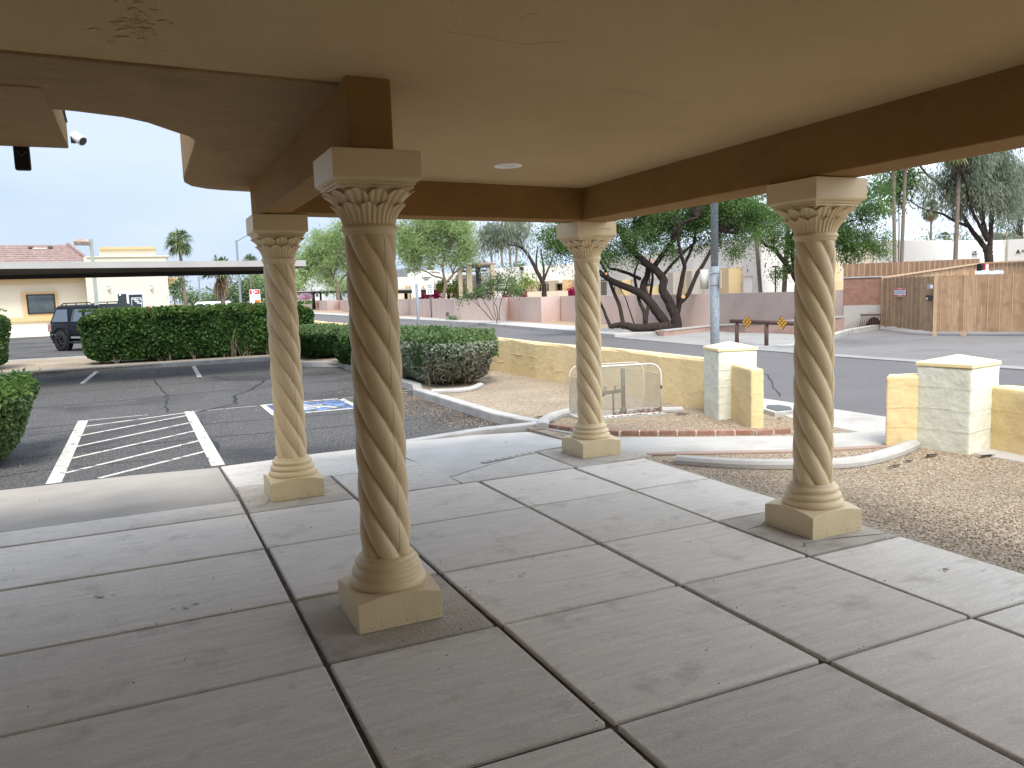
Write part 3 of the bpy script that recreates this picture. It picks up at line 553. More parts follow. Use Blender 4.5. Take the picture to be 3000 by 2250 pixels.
# grit, leaves, hairline cracks on the slabs
dm('seam', (.24, .165, .09), rough=.8)
n = 420; P = np.stack([RNG.uniform(-1.8, 4.3, n), 2.2+RNG.random(n)*6, np.full(n, .004)], 1)
P[:260, 0] = np.array(XS)[RNG.integers(1, 6, 260)]+RNG.normal(size=260)*.03; P[260:340, 1] = np.array(YS)[RNG.integers(6, 11, 80)]+RNG.normal(size=80)*.03
o = leaves_mesh('patio_grit', P, .0065, 'twig', None, 1.5, normal=np.tile((0, 0, 1.), (n, 1)), nbias=.8); tag(o, 'grit and dry leaf bits lying on the patio slabs and in their joints', kind='stuff')
dm('slab_stain', (.40, .345, .285), (.33, .28, .23), 30, .9); dm('rust_spot', (.28, .13, .08), (.2, .1, .07), 30, .9)
def spots(name, mt, cs):
    o = MB()
    for (x, y, r, n_) in cs:
        for _ in range(n_):
            cx_, cy_ = x+RNG.normal()*r*1.4, y+RNG.normal()*r*.8; rr = r*RNG.uniform(.12, .5); a0 = RNG.uniform(0, 6)
            o.add([(cx_+rr*1.6*RNG.uniform(.5, 1.2)*math.cos(a0+6.283*i/9), cy_+rr*RNG.uniform(.4, 1.1)*math.sin(a0+6.283*i/9), .0007) for i in range(9)], [list(range(9))])
    S(name, o, mt, fix=False)
spots('rust_marks', 'rust_spot', [(4.02, 2.98, .022, 7), (4.2, 2.86, .012, 5), (2.1, 4.35, .02, 2)])
spots('slab_marks', 'slab_stain', [(2.9, 3.0, .03, 3), (2.2, 2.8, .02, 3), (1.9, 4.1, .025, 4), (-.3, 5.0, .03, 9), (.1, 4.6, .03, 6), (3.1, 4.1, .02, 3), (3.9, 5.0, .02, 3), (1.1, 3.2, .02, 3)])
cx = MB()
for pts in ([(3.64, 3.66), (3.72, 3.72), (4.3, 3.6)], [(3.62, 4.1), (3.9, 4.25), (4.2, 4.3)], [(.70, 6.55), (.85, 6.62), (.9, 6.9)]): crack(pts, .006, .001)
S('patio_cracks', cx, 'joint_dirt', fix=False)
# ================================================================== twisted columns
HS = 2.30
def plinth():
    h = .218; n = 17; o = MB()
    def zf(x, y): return .140+.030*(1-(x/h)**2*(y/h)**2)
    g_ = [-h+2*h*i/(n-1) for i in range(n)]
    o.grid(n, n, lambda i, j: (g_[i], g_[j], zf(g_[i], g_[j])), closed=False)
    for s_, f_ in ((0, lambda t: (t, -h)), (1, lambda t: (h, t)), (2, lambda t: (-t, h)), (3, lambda t: (-h, -t))):
        o.grid(2, n, lambda i, j: ((*f_(g_[j]), 0.) if i == 0 else (*f_(g_[j]), zf(*f_(g_[j])))), closed=False)
    import bmesh
    me = bpy.data.meshes.new('plinth'); me.from_pydata(o.v, [], o.f); b = bmesh.new(); b.from_mesh(me); bmesh.ops.remove_doubles(b, verts=b.verts, dist=1e-5); bmesh.ops.recalc_face_normals(b, faces=b.faces); b.to_mesh(me); b.free()
    return me
def shaft():
    o = MB(); k = 180; n = 130; z0, z1 = .300, 1.93
    def fn(i, j):
        z = z0+(z1-z0)*i/(n-1); th = 2*math.pi*j/k
        ph = (6*(th-2*math.pi*1.33*(z1-z)/(z1-z0))/(2*math.pi)) % 1; u = 2*ph-1
        e = min(1, (z-z0)/.03, (z1-z)/.035); e = max(0, e)
        lobe = math.sqrt(max(0, 1-(abs(u)**2.05)*.99)); r = .0965+.031*lobe*(.75+.25*e) + .004*(1-e)
        r *= 1.0+.02*(1-(z-z0)/(z1-z0))
        return (r*math.cos(th), r*math.sin(th), z)
    return o.grid(n, k, fn)
def capital():
    o = MB(); k = 288; n = 64; z0, z1 = 1.966, 2.130
    def fn(i, j):
        t = i/(n-1); th = 2*math.pi*j/k; c = max(abs(math.cos(th)), abs(math.sin(th))); sq = (1/c-1)
        r = (.120+.062*t**1.5)*(1+sq*(.8*t**1.3))
        d = 0
        u1 = ((12*th/(2*math.pi)) % 1)*2-1; h1 = .60*(1-.22*u1*u1)
        u2 = ((12*th/(2*math.pi)+.5) % 1)*2-1; h2 = .96*(1-.16*u2*u2)
        rib = lambda u: .5+.5*math.cos(u*math.pi*3)
        fold = lambda u: 1-abs(u)**6
        if t < h1: s_ = t/h1; d = max(d, .006+.022*s_**4*(1-.5*u1*u1)+.012*rib(u1)*fold(u1)*(.4+.6*s_))
        if t < h2: s_ = t/h2; d = max(d, .0+.030*s_**5*(1-.5*u2*u2)+.011*rib(u2)*fold(u2)*(.3+.7*s_))
        return ((r+d)*math.cos(th), (r+d)*math.sin(th), z0+(z1-z0)*t)
    return o.grid(n, k, fn)
c1 = thing('twisted_column', 'nearest twisted column, darkest in the shade, in front of the brown beam end', 'column', (0, 0, 0), 'twisted cream columns holding up the canopy', local=True)
me = plinth(); link('plinth', me, 'plinth_paint', c1, bevel=.004)
MB().lathe([(.12, .14), (.185, .158), (.195, .170), (.199, .184), (.195, .200), (.186, .209), (.178, .212), (.176, .219), (.181, .223), (.184, .233), (.180, .245), (.168, .252), (.160, .255), (.156, .262), (.163, .270), (.166, .281), (.160, .292), (.146, .297), (.143, .300), (.143, .314), (.12, .318), (.09, .318)], k=64).build('base_moulding', 'column_paint', c1, smooth=True)
so = shaft().build('shaft', 'column_paint', c1, smooth=True)
def shaft_r(z, th):
    ph = (6*(th-2*math.pi*1.33*(1.93-z)/1.63)/(2*math.pi)) % 1; u = 2*ph-1; e = max(0, min(1, (z-.3)/.03, (1.93-z)/.035)); lobe = math.sqrt(max(0, 1-(abs(u)**2.05)*.99))
    return (.0965+.031*lobe*(.75+.25*e)+.004*(1-e))*(1.0+.02*(1-(z-.3)/1.63))
sm2 = MB()
for th0 in (-1.25, 1.9): sm2.tube([(shaft_r(z, th0+.01*math.sin(z*9))*math.cos(th0+.01*math.sin(z*9)), shaft_r(z, th0+.01*math.sin(z*9))*math.sin(th0+.01*math.sin(z*9)), z) for z in np.linspace(.315, 1.92, 150)], .0011, 4)
sm2.build('casting_seam', 'seam', c1)
MB().lathe([(.09, 1.918), (.127, 1.919), (.130, 1.926), (.129, 1.936), (.136, 1.941), (.141, 1.949), (.140, 1.958), (.132, 1.965), (.122, 1.968), (.10, 1.972)], k=64).build('neck_ring', 'column_paint', c1, smooth=True)
capital().build('capital', 'column_paint', c1, smooth=True)
def sqring(prof, r=.0):
    o = MB(); n = 4
    return o.grid(len(prof), 4, lambda i, j: (prof[i][0]*(1, 1, -1, -1)[j], prof[i][0]*(-1, 1, 1, -1)[j], prof[i][1]))
ab = sqring([(.10, 2.124), (.178, 2.125), (.184, 2.130), (.184, 2.138), (.180, 2.140), (.190, 2.144), (.193, 2.150), (.190, 2.155), (.200, 2.158), (.209, 2.163), (.2153, 2.173), (.2153, 2.30), (.0, 2.30)]); ab.build('abacus', 'column_paint', c1, bevel=.004)
cols = [(1.076, 3.974, 2.339), (1.087, 6.895, 2.328), (4.052, 6.935, 2.294), (4.028, 3.953, 2.289)]
labs = ['nearest twisted column, darkest in the shade, in front of the brown beam end', 'twisted column standing beside the hedge and the striped bay, furthest left of the four', 'brightly lit twisted column standing in front of the white mesh cage, the smallest in view', 'twisted column at the edge of the gravel bed, nearest to the wooden fence']
for i, (x, y, h) in enumerate(cols):
    c = c1 if i == 0 else copy_tree(c1)
    c.location = (x, y, 0); c.scale = (1, 1, h/HS); c['label'] = labs[i]
    if i == 1: c.rotation_euler.z = 0
    ch = MB()
    for k in range(46):
        s_ = RNG.integers(0, 2); t = RNG.uniform(-.2, .21); z = .004+abs(RNG.normal())*.018; w_ = RNG.uniform(.002, .011); hh = RNG.uniform(.0012, .005)
        if k % 5 == 0: z = RNG.uniform(.01, .1); w_ = .003; hh = .003
        if s_: ch.add([(t, -.2193, z), (t+w_, -.2193, z+hh*.3), (t+w_*.8, -.2193, z+hh), (t+w_*.1, -.2193, z+hh*.8)], [(0, 1, 2, 3)])
        else: ch.add([(-.2193, t, z), (-.2193, t+w_, z+hh*.3), (-.2193, t+w_*.8, z+hh), (-.2193, t+w_*.1, z+hh*.8)], [(0, 1, 2, 3)])
    ch.build('paint_chips', 'chip', c, fix=False)
    if i == 2:
        sc = MB(); x0 = .05
        for k in range(9):
            a = [(x0+k*.011+RNG.uniform(-.006, .008), -.2158, 2.225+RNG.uniform(-.014, .014)) for _ in range(4)]; sc.tube(a, .0008, 4)
        sc.build('pencil_scribble', 'dark_grey', c)
# ================================================================== canopy over the patio
def zc_(x, y): return 2.682-.018*x-.010*(y-3.8)
def zb_(x, y): return 2.3565-.0155*x-.002*(y-3.9)
dm('crack_brown', (.16, .11, .06), rough=.9)
cn = thing('canopy', 'tan stucco porch canopy with brown beams carried by the twisted columns', 'canopy', (2, 3, 2.3))
top = lambda x, y: 3.02
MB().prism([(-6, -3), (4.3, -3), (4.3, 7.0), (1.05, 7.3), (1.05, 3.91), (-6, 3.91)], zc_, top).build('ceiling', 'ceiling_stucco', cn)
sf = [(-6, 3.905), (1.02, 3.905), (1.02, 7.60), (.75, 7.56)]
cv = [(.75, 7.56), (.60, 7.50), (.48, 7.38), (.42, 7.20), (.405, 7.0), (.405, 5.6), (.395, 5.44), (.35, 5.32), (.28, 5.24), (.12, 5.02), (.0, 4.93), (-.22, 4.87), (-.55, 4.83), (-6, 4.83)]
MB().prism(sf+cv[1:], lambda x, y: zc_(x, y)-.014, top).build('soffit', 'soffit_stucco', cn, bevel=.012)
MB().prism([(.95, 3.77), (1.16, 3.77), (1.16, 7.32), (.95, 7.32)], zb_, lambda x, y: 2.75).build('beam', 'brown_stucco', cn, bevel=.008)
MB().prism([(1.158, 6.62), (3.84, 6.62), (3.84, 6.93), (1.158, 6.93)], lambda x, y: zb_(x, y)+.002, lambda x, y: 2.75).build('beam', 'brown_stucco', cn, bevel=.008)
MB().prism([(3.838, -2.5), (4.17, -2.5), (4.17, 7.0), (3.838, 7.0)], lambda x, y: zb_(x, y)-.001, lambda x, y: 2.75).build('beam', 'brown_stucco', cn, bevel=.008)
hc = MB()
for pts in ([(1300, 95), (1520, 130), (1700, 118)], [(350, 15), (420, 90), (430, 150), (520, 172)], [(1700, 430), (1735, 438)], [(1380, 515), (1430, 522)], [(2060, 330), (2085, 338)], [(1800, 250), (2050, 300)], [(1520, 60), (1600, 30)]):
    P_ = []
    for a_, b_ in zip(pts[:-1], pts[1:]):
        for k in range(6): t_ = k/6; q = g(a_[0]+(b_[0]-a_[0])*t_+RNG.normal()*1.5, a_[1]+(b_[1]-a_[1])*t_+RNG.normal()*1.5, 2.66); P_.append((q[0], q[1], zc_(q[0], q[1])+.0002))
    hc.tube(P_, .0009, 4)
hc.build('hairline_cracks', 'crack_brown', cn)
rl = thing('recessed_light', 'round white recessed downlight in the porch ceiling', 'ceiling light', (2.66, 5.72, zc_(2.66, 5.72)))
zz = zc_(2.66, 5.72)
MB().lathe([(.07, zz-.002), (.085, zz-.009), (.108, zz-.007), (.112, zz+.001)], (2.66, 5.72), 40).build('trim_ring', 'white_plain', rl, smooth=True)
MB().lathe([(.001, zz-.001), (.071, zz-.0015)], (2.66, 5.72), 40).build('lens', 'cream_stucco', rl)
pp_ = MB()
for k in range(46):
    cxy = g(400+RNG.normal()*42, 62+RNG.normal()*26, 2.70); r = RNG.uniform(.006, .03); a0 = RNG.uniform(0, 6); zz0 = zc_(cxy[0], cxy[1])
    P_ = [(cxy[0]+r*RNG.uniform(.4, 1.2)*math.cos(a0+6.283*i/7), cxy[1]+r*RNG.uniform(.4, 1.2)*math.sin(a0+6.283*i/7), zz0-.0012-RNG.uniform(0, .0028)) for i in range(7)]; pp_.add(P_+[(cxy[0], cxy[1], zz0-.0006)], [(i, (i+1) % 7, 7) for i in range(7)])
pp_.build('peeling_patch', 'ceiling_stucco', cn, fix=False)
# neighbouring eave of the same building, with camera and floodlight
eb = thing('stucco_building', 'tan stucco building whose eave with roof tiles juts in at the upper left', 'building', (-4, 2, 0))
ez = 2.66
MB().box(-7, 4.4, ez, -.325, 5.99, ez+.42).build('eave', 'soffit_stucco', eb, bevel=.01)
MB().box(-9, -3.6, 0, -4.4, 5.2, 2.9).build('wall', 'cream_stucco', eb)
MB().box(-9, -3.6, 0, 4.3, -3.1, 3.0).build('wall', 'cream_stucco', eb)
tl = MB()
for k in range(9):
    y = 4.42+k*.165
    for s_ in range(3): tl.tube([(-.55+.0, y+.08, ez+.47+s_*.03), (-.235-s_*.02+.015*(k % 2), y+.08, ez+.435+s_*.03)], .075, 8)
tl.build('roof_tiles', 'tile_dark', eb, smooth=True)
MB().tube([(-.318, 4.9, ez+.36), (-.318, 5.25, ez+.22), (-.318, 5.6, ez+.2), (-.318, 5.9, ez+.15)], .006, 5).build('cable', 'black_plain', eb)
sc = thing('security_camera', 'white bullet security camera fixed to the upper left eave', 'camera', (-.32, 5.75, ez+.2))
a = np.array(at(215, 398, 5.15)); b = np.array(at(240, 413, 5.0))
a = onp = g(216, 397, 2.80); b = g(243, 414, 2.755)
dd = (b-a)/np.linalg.norm(b-a)
MB().tube([a-dd*.01, a, a+dd*.01, b-dd*.004, b], [.018, .028, .031, .033, .031], 20).build('housing', 'white_plain', sc, smooth=False)
MB().tube([b+dd*.0005, b+dd*.002], .027, 20).build('lens', 'dark_grey', sc)
MB().box(-.325, a[1]-.03, a[2]-.05, a[0]+.01, a[1]+.015, a[2]-.012).build('bracket', 'black_plain', sc)
fl = thing('floodlight', 'small black floodlight hanging under the upper left eave', 'floodlight', (-.8, 5.99, ez))
p0, p1 = g(34, 434, ez-.02), g(82, 434, ez-.02)
MB().box(p0[0], 5.98, ez-.145, p1[0], 6.02, ez+.02).build('head', 'black_plain', fl, bevel=.012)
MB().tube([(p0[0]+.02, 5.975, ez-.03), ((p0[0]+p1[0])/2, 5.97, ez-.06), (p1[0]-.02, 5.975, ez-.03)], .005, 6).build('bracket', 'dark_grey', fl)
# ================================================================== yellow wall, pillars
def rough_box(mb_poly, z1, name, mt, parent=None, seed=0, cell=.09, amp=.006):
    import bmesh
    me = bpy.data.meshes.new(name); o = MB().prism(mb_poly, -.05, z1); me.from_pydata(o.v, [], o.f); b = bmesh.new(); b.from_mesh(me); bmesh.ops.recalc_face_normals(b, faces=b.faces)
    for it in range(3): bmesh.ops.subdivide_edges(b, edges=[e for e in b.edges if e.calc_length() > cell*2], cuts=1, use_grid_fill=True)
    b.to_mesh(me); b.free(); ob = link(name, me, mt, parent); bv = ob.modifiers.new('bevel', 'BEVEL'); bv.width = .022; bv.segments = 3; bv.limit_method = 'ANGLE'; bv.angle_limit = .6
    s_ = ob.modifiers.new('sub', 'SUBSURF'); s_.subdivision_type = 'SIMPLE'; s_.levels = 2; s_.render_levels = 2
    tx = bpy.data.textures.new(name+'_uneven', 'CLOUDS'); tx.noise_scale = .16
    d_ = ob.modifiers.new('disp', 'DISPLACE'); d_.texture = tx; d_.strength = amp*2; d_.texture_coords = 'GLOBAL'; ob.data.polygons.foreach_set('use_smooth', [True]*len(ob.data.polygons))
    return ob
WH = .68
yw = MB(); pth = [(6.86, 8.6), (6.86, 60)]
n = 60; X0, X1 = 6.80, 6.98
def ywf(i, j):
    y = 8.55+(i/(n-1))**1.7*52; dx = .012*math.sin(y*3.1)+.008*math.sin(y*7.7); zt = WH+.008*math.sin(y*1.3)
    P = [(X0+dx, -.1), (X0+dx, WH*.5), (X0+dx, zt-.035), (X0+.02, zt), (X1-.02, zt), (X1, zt-.03), (X1, -.1)][j]; return (P[0], y, P[1])
yw.grid(n, 7, ywf, closed=False); yw.f.append(list(range(7))); yw.mi.append(0)
o = yw.build('garden_wall', 'yellow_wall'); tag(o, 'long low yellow painted block wall between gravel and street', 'wall')
def mortar(parent, pts, wd=.006):
    m_ = MB()
    for a, b in pts: m_.tube([a, tuple((np.array(a)+np.array(b))/2+RNG.normal(size=3)*.006), b], wd, 5)
    return m_
cr_ = MB(); yy = 9.6
while yy < 24:
    h0 = RNG.choice([.2, .4]); pts = [(X0+.012*math.sin(t*3.1)+.008*math.sin(t*7.7)-.0005, t, h0+RNG.normal()*.006) for t in np.arange(yy, yy+RNG.uniform(.4, 1.3), .1)]
    cr_.tube(pts, .0035, 4)
    if RNG.random() < .5: cr_.tube([pts[-1], (pts[-1][0], pts[-1][1]+.02, pts[-1][2]+.19)], .0035, 4)
    yy += RNG.uniform(.3, .9)
cr_.build('wall_cracks', 'yellow_wall', o)
def pillar(c, s_, rot, h, ap, label, name='gate_pillar'):
    ca, sa = math.cos(rot), math.sin(rot)
    q = lambda x, y: (c[0]+x*ca-y*sa, c[1]+x*sa+y*ca)
    t = thing(name, label, 'pillar', (*c, 0), 'pale painted pillars at the path to the street')
    hh = s_/2
    rough_box([q(-hh, -hh), q(hh, -hh), q(hh, hh), q(-hh, hh)], h, 'shaft', 'pale_pillar', t)
    e = hh+.008; o = MB(); P = [q(-e, -e), q(e, -e), q(e, e), q(-e, e)]
    o.add([(*p, h) for p in P]+[(*p, h+.035) for p in P]+[(*q(0, 0), ap)], [(0, 3, 2, 1), (0, 1, 5, 4), (1, 2, 6, 5), (2, 3, 7, 6), (3, 0, 4, 7), (4, 5, 8), (5, 6, 8), (6, 7, 8), (7, 4, 8)]); o.build('cap', 'pillar_cap', t, bevel=.005)
    ln_ = MB()
    for z in (.2, .4, .61):
        for a_, b_ in (((-hh-.007, -hh), (-hh-.007, hh)), ((-hh, -hh-.007), (hh, -hh-.007))):
            pa, pb = q(*a_), q(*b_); ln_.tube([(pa[0]*.997+.003*c[0], pa[1]*.997+.003*c[1], z), ((pa[0]+pb[0])/2, (pa[1]+pb[1])/2, z+.006), (pb[0]*.997+.003*c[0], pb[1]*.997+.003*c[1], z-.002)], .0013, 5)
    ln_.build('mortar_ridge', 'pale_pillar', t)
A = g(2106, 1227.8)[:2]; Bq = g(2027, 1197)[:2]
def corner_rot(A, B_):    # A near corner, B_ left corner
    d = B_-A; return math.atan2(d[1], d[0])-math.pi/2
r1 = 0.20
r1 = corner_rot(A, Bq)
s1 = .50
c_ = A+np.array([math.cos(r1), math.sin(r1)])*s1/2+np.array([-math.sin(r1), math.cos(r1)])*s1/2
pillar(c_, s1, r1, .835, .94, 'pale green-white painted square pillar with pyramid cap, beside the mesh cage')
A2 = g(2840, 1329.5)[:2]; B2 = g(2668, 1304.6)[:2]; r2 = corner_rot(A2, B2); s2 = float(np.linalg.norm(B2-A2))*.93
c2_ = A2+np.array([math.cos(r2), math.sin(r2)])*s2/2+np.array([-math.sin(r2), math.cos(r2)])*s2/2
pillar(c2_, s2, r2, .80, .905, 'larger pale pillar with pyramid cap at the right, flanked by yellow walls')
def stub(pts, z1, label):
    o = rough_box(pts, z1, 'wall_stub', 'yellow_wall', None, amp=.007); tag(o, label, 'wall')
    cc = np.mean(np.array(pts), 0); m_ = MB()
    for z in (.19, .39):
        P = [cc+(np.array(p)-cc)*1.0 for p in pts]
        for a, b in zip(P, P[1:]+P[:1]):
            d = (b-a)/np.linalg.norm(b-a); nn = np.array([d[1], -d[0]]);
            if nn@(a-cc) < 0: nn = -nn
            m_.tube([(*(a+nn*.006), z), (*(b+nn*.006), z+.004)], .0013, 5)
    m_.build('mortar_ridge', 'yellow_wall', o)
stub([tuple(g(2142, 1225)[:2]), tuple(g(2200, 1252.6)[:2]), tuple(g(2238, 1251)[:2]), (6.78, 7.78)], .675, 'short yellow stub of wall on the near side of the pale pillar by the cage')
p = g(2593, 1306.9)[:2]; d_ = g(2668, 1306)[:2]
stub([tuple(p), (6.88, 5.38), (7.1, 5.5), (6.82, 5.70)], .70, 'short yellow stub of wall on the street side of the larger pale pillar')
stub([(7.34, 5.03), (7.26, 4.60), (7.10, 1.5), (7.30, 1.5), (7.55, 4.95)], .60, 'yellow wall running out of frame beside the larger pale pillar')
# ================================================================== mesh cage with pipework
cg = thing('mesh_cage', 'white framed expanded metal cage with rusty bottom edge over a backflow valve', 'cage', (5.6, 8.8, 0))
fA, fB = np.array(g(1708, 1229)[:2]), np.array(g(1938, 1212)[:2]); kA = np.array(g(1668, 1215)[:2]); dv = kA-fA
Wd = np.linalg.norm(fB-fA); ux = (fB-fA)/Wd; hC = .665; rc = .16
def arch(o2, n=10, inset=0.):
    P = [(inset, .012), (inset, hC-rc)]+[(rc-(rc-inset)*math.cos(t), hC-rc+(rc-inset)*math.sin(t)) for t in np.linspace(0, math.pi/2, n)[1:]]
    P += [(Wd-rc+(rc-inset)*math.sin(t), hC-rc+(rc-inset)*math.cos(t)) for t in np.linspace(0, math.pi/2, n)]+[(Wd-inset, .012)]
    return [(*(fA+o2+ux*u), z) for u, z in P]
fr = MB(); 
for o2 in (np.zeros(2), dv): 
    P = arch(o2, 10, 0 if o2[0] == 0 else .012); q_ = .011 if o2[0] == 0 else .005; fr.tube(P, q_, 8); fr.tube([P[0], P[-1]], q_*1.3, 6)
P0, P1 = arch(np.zeros(2)), arch(dv)
for i in (0, -1): fr.tube([P0[i], P1[i]], .012, 6)
fr.build('frame', 'cage_white', cg, smooth=True)
def meshed(o, A_, u_, v_, W_, H_, clip=None, pitch=.0125, wd=.0014):
    nx = int((W_+H_)/pitch)
    for s_ in (1, -1):
        for k in range(-2*int(H_/pitch)-2, nx*2+2):
            x0 = k*pitch
            # line x = x0 + s*z*0.55
            zs = np.linspace(0, H_, 26); seg = []
            for z in zs:
                x = x0+s_*z*.5; ok = 0 <= x <= W_ and (clip is None or clip(x, z)); seg.append((x, z, ok))
            run = [q for q in seg if q[2]]
            if len(run) < 2: continue
            (xa, za, _), (xb, zb, _) = run[0], run[-1]
            pa, pb = np.array([*(A_+u_*xa), za+.012]), np.array([*(A_+u_*xb), zb+.012]); w3 = np.array([*(u_*wd), 0])
            o.add([pa-w3, pa+w3, pb+w3, pb-w3], [(0, 1, 2, 3)])
def cl(x, z):
    if z > hC-rc:
        if x < rc: return (x-rc)**2+(z-(hC-rc))**2 < (rc-.005)**2
        if x > Wd-rc: return (x-(Wd-rc))**2+(z-(hC-rc))**2 < (rc-.005)**2
    return z < hC-.01
ms = MB(); meshed(ms, fA, ux, None, Wd, hC, cl); meshed(ms, fA+dv, ux, None, Wd, hC, cl)
dl = np.linalg.norm(dv); meshed(ms, fA, dv/dl, None, dl, hC-rc); meshed(ms, fB, dv/dl, None, dl, hC-rc)
ms.build('wire_mesh', 'cage_wire', cg, fix=False)
ru = MB(); n = 40
nn = np.array([ux[1], -ux[0]]); nn = -nn if nn@(E0[:2]-fA) < 0 else nn
for k in range(260):
    u = Wd*(1-RNG.random()**1.6*.62); z = .02+RNG.random()*.065*(.35+.65*(u/Wd)); a = RNG.uniform(.004, .014)
    q = [(u-a, z), (u, z-a*.5), (u+a, z+.002), (u+a*.2, z+a*.5)]; ru.add([(*(fA+ux*x+nn*.003), zz_) for x, zz_ in q], [(0, 1, 2, 3)])
for k in range(26):
    u = RNG.uniform(.25, 1)*Wd; a = RNG.uniform(.008, .03); ru.add([(*(fA+ux*(u-a)+nn*.015), .008), (*(fA+ux*min(u+a, Wd)+nn*.015), .008), (*(fA+ux*min(u+a*.6, Wd)+nn*.015), .018), (*(fA+ux*(u-a*.4)+nn*.015), .02)], [(0, 1, 2, 3)])
ru.build('rust_patches', 'rust', cg, fix=False)
MB().hexa([(*(fB+nn*.013+ux*.008), .33), (*(fB+nn*.013-ux*.012), .33), (*(fB-ux*.012), .33), (*(fB+ux*.012), .33)], [(*(fB+nn*.013+ux*.008), .375), (*(fB+nn*.013-ux*.012), .375), (*(fB-ux*.012), .375), (*(fB+ux*.012), .375)]).build('blue_tag', 'blue_paint', cg)
MB().prism([tuple(fA-ux*.03-dv*.12), tuple(fB+ux*.05-dv*.12), tuple(fB+ux*.05+dv*1.15), tuple(fA-ux*.03+dv*1.15)], -.05, .008).build('concrete_pad', 'curb_concrete', cg)
bf = thing('backflow_valve', 'grey backflow preventer pipe with valves inside the mesh cage', 'pipe valve', (*(fA+dv*.5+ux*.45), 0))
m0 = fA+dv*.5
def bp3(u, z, o2=0.): q = m0+ux*u+dv*o2; return (q[0], q[1], z)
pp = MB(); pp.tube([bp3(.66, 0), bp3(.66, .60)], .028, 12); pp.tube([bp3(.08, .27), bp3(.66, .31)], .024, 12); pp.tube([bp3(.52, 0), bp3(.52, .3)], .013, 8); pp.tube([bp3(.08, 0), bp3(.08, .30)], .026, 12)
pp.tube([bp3(.66, 0), bp3(.66, .06), bp3(.66, .09)], [.05, .045, .028], 12); pp.build('pipe', 'pipe_grey', bf, smooth=True)
vv = MB(); vv.tube([bp3(.16, .265), bp3(.20, .27), bp3(.28, .275), bp3(.34, .28), bp3(.40, .285)], [.03, .055, .05, .056, .03], 12)
for u in (.17, .24, .33, .41, .55): vv.tube([bp3(u, .30), bp3(u, .36)], .008, 6); vv.tube([bp3(u-.018, .362), bp3(u+.018, .37)], .007, 6)
vv.build('valve_body', 'pipe_grey', bf, smooth=True)
# ================================================================== street side: poles, signs, barrier
def xy(px, py, dep): p = at(px, py, dep); return np.array([p[0], p[1]])
gp = thing('street_pole', 'tall galvanised steel pole with strapped sign plates behind the left pale pillar', 'pole', (*xy(2094, 1000, 12.3), 0))
px0 = xy(2094, 900, 12.3)
MB().tube([(*px0, -.1), (*px0, 1.93)], .069, 16).build('sleeve', 'galv', gp, smooth=True)
MB().tube([(*px0, 1.92), (*px0, 7.5)], .056, 16).build('post', 'galv', gp, smooth=True)
sb = MB()
for z in (1.82, 1.64): sb.tube([(*px0, z), (*px0, z+.014)], .073, 16)
sb.build('strap', 'chrome', gp)
v = ray(2094, 830)[:2]; v = v/np.linalg.norm(v); rt = np.array([v[1], -v[0]])
o = MB(); c = px0+rt*.092
o.hexa([(*(c-v*.2), 1.60), (*(c+v*.2), 1.60), (*(c+v*.2+rt*.004), 1.60), (*(c-v*.2+rt*.004), 1.60)], [(*(c-v*.2), 1.87), (*(c+v*.2), 1.87), (*(c+v*.2+rt*.004), 1.87), (*(c-v*.2+rt*.004), 1.87)])
o.build('sign_plate', 'sign_white', gp)
o = MB(); c = px0-rt*.155+v*.1
o.grid(2, 12, lambda i, j: (*(c+rt*.06*math.cos(math.pi*(j/11))*1.0-v*.06*math.sin(math.pi*(j/11))), 1.59+.30*i), closed=False)
o2_ = o.build('sign_plate', 'grey_metal_roof', gp, smooth=True); sm_ = o2_.modifiers.new('thick', 'SOLIDIFY'); sm_.thickness = .004
br = thing('barrier_rail', 'low brown pipe barrier with two diamond reflectors across the street', 'barrier', (*xy(2255, 1017, 21.6), 0))
ra, rb_ = at(2142, 941, 23.6), at(2400, 950, 20.3)
lat = lambda t: ra+(rb_-ra)*t
MB().tube([lat(0), lat(1)], .062, 14).build('rail', 'brown_metal', br, smooth=True)
for px in (2161.5, 2255, 2372):
    t = (px-2142)/258; p = lat(t); MB().tube([(p[0], p[1], -.15), (p[0], p[1], p[2]-.01)], .058, 12).build('post', 'brown_metal', br, smooth=True)
ru_ = rb_-ra; ru_[2] = 0; ru_ /= np.linalg.norm(ru_); fd = np.array([ru_[1], -ru_[0], 0.]); fd = fd if fd@ray(2250, 940) < 0 else -fd
for k, px in enumerate((2200.7, 2305)):
    t = (px-2142)/258*1.01; p = lat(t)+fd*.075; hw, hh = .215-.008*k, .185
    o = MB(); P = [p+np.array([0, 0, hh]), p+ru_*hw, p-np.array([0, 0, hh]), p-ru_*hw]
    if k: P[0] = P[0]+ru_*-.02; P[2] = P[2]+ru_*.02
    o.extr(P, -fd*.006); rd = o.build('reflector_sign', 'sign_black', br)
    cells = MB()
    for i in range(3):
        for j in range(3):
            def q(a, b): return p+fd*.004+ru_*hw*((a-b)/3.0)+np.array([0, 0, hh])*(1-(a+b)/3.0)
            m_ = .13; cells.extr([q(i+m_, j+m_), q(i+1-m_, j+m_), q(i+1-m_, j+1-m_), q(i+m_, j+1-m_)], -fd*.003)
    cells.build('reflector_cells', 'reflector', rd)
def signpost(name, px, pyb, dep, z0, ztop, r, mt, label, cat):
    p = xy(px, pyb, dep); t = thing(name, label, cat, (*p, 0)); MB().tube([(*p, z0), (*p, ztop)], r, 10).build('post', mt, t, smooth=True); return t, p
def face(px, py):
    f = -ray(px, py); f[2] = 0; f /= np.linalg.norm(f); r = np.array([-f[1], f[0], 0.]); return f, (r if r@CR > 0 else -r)
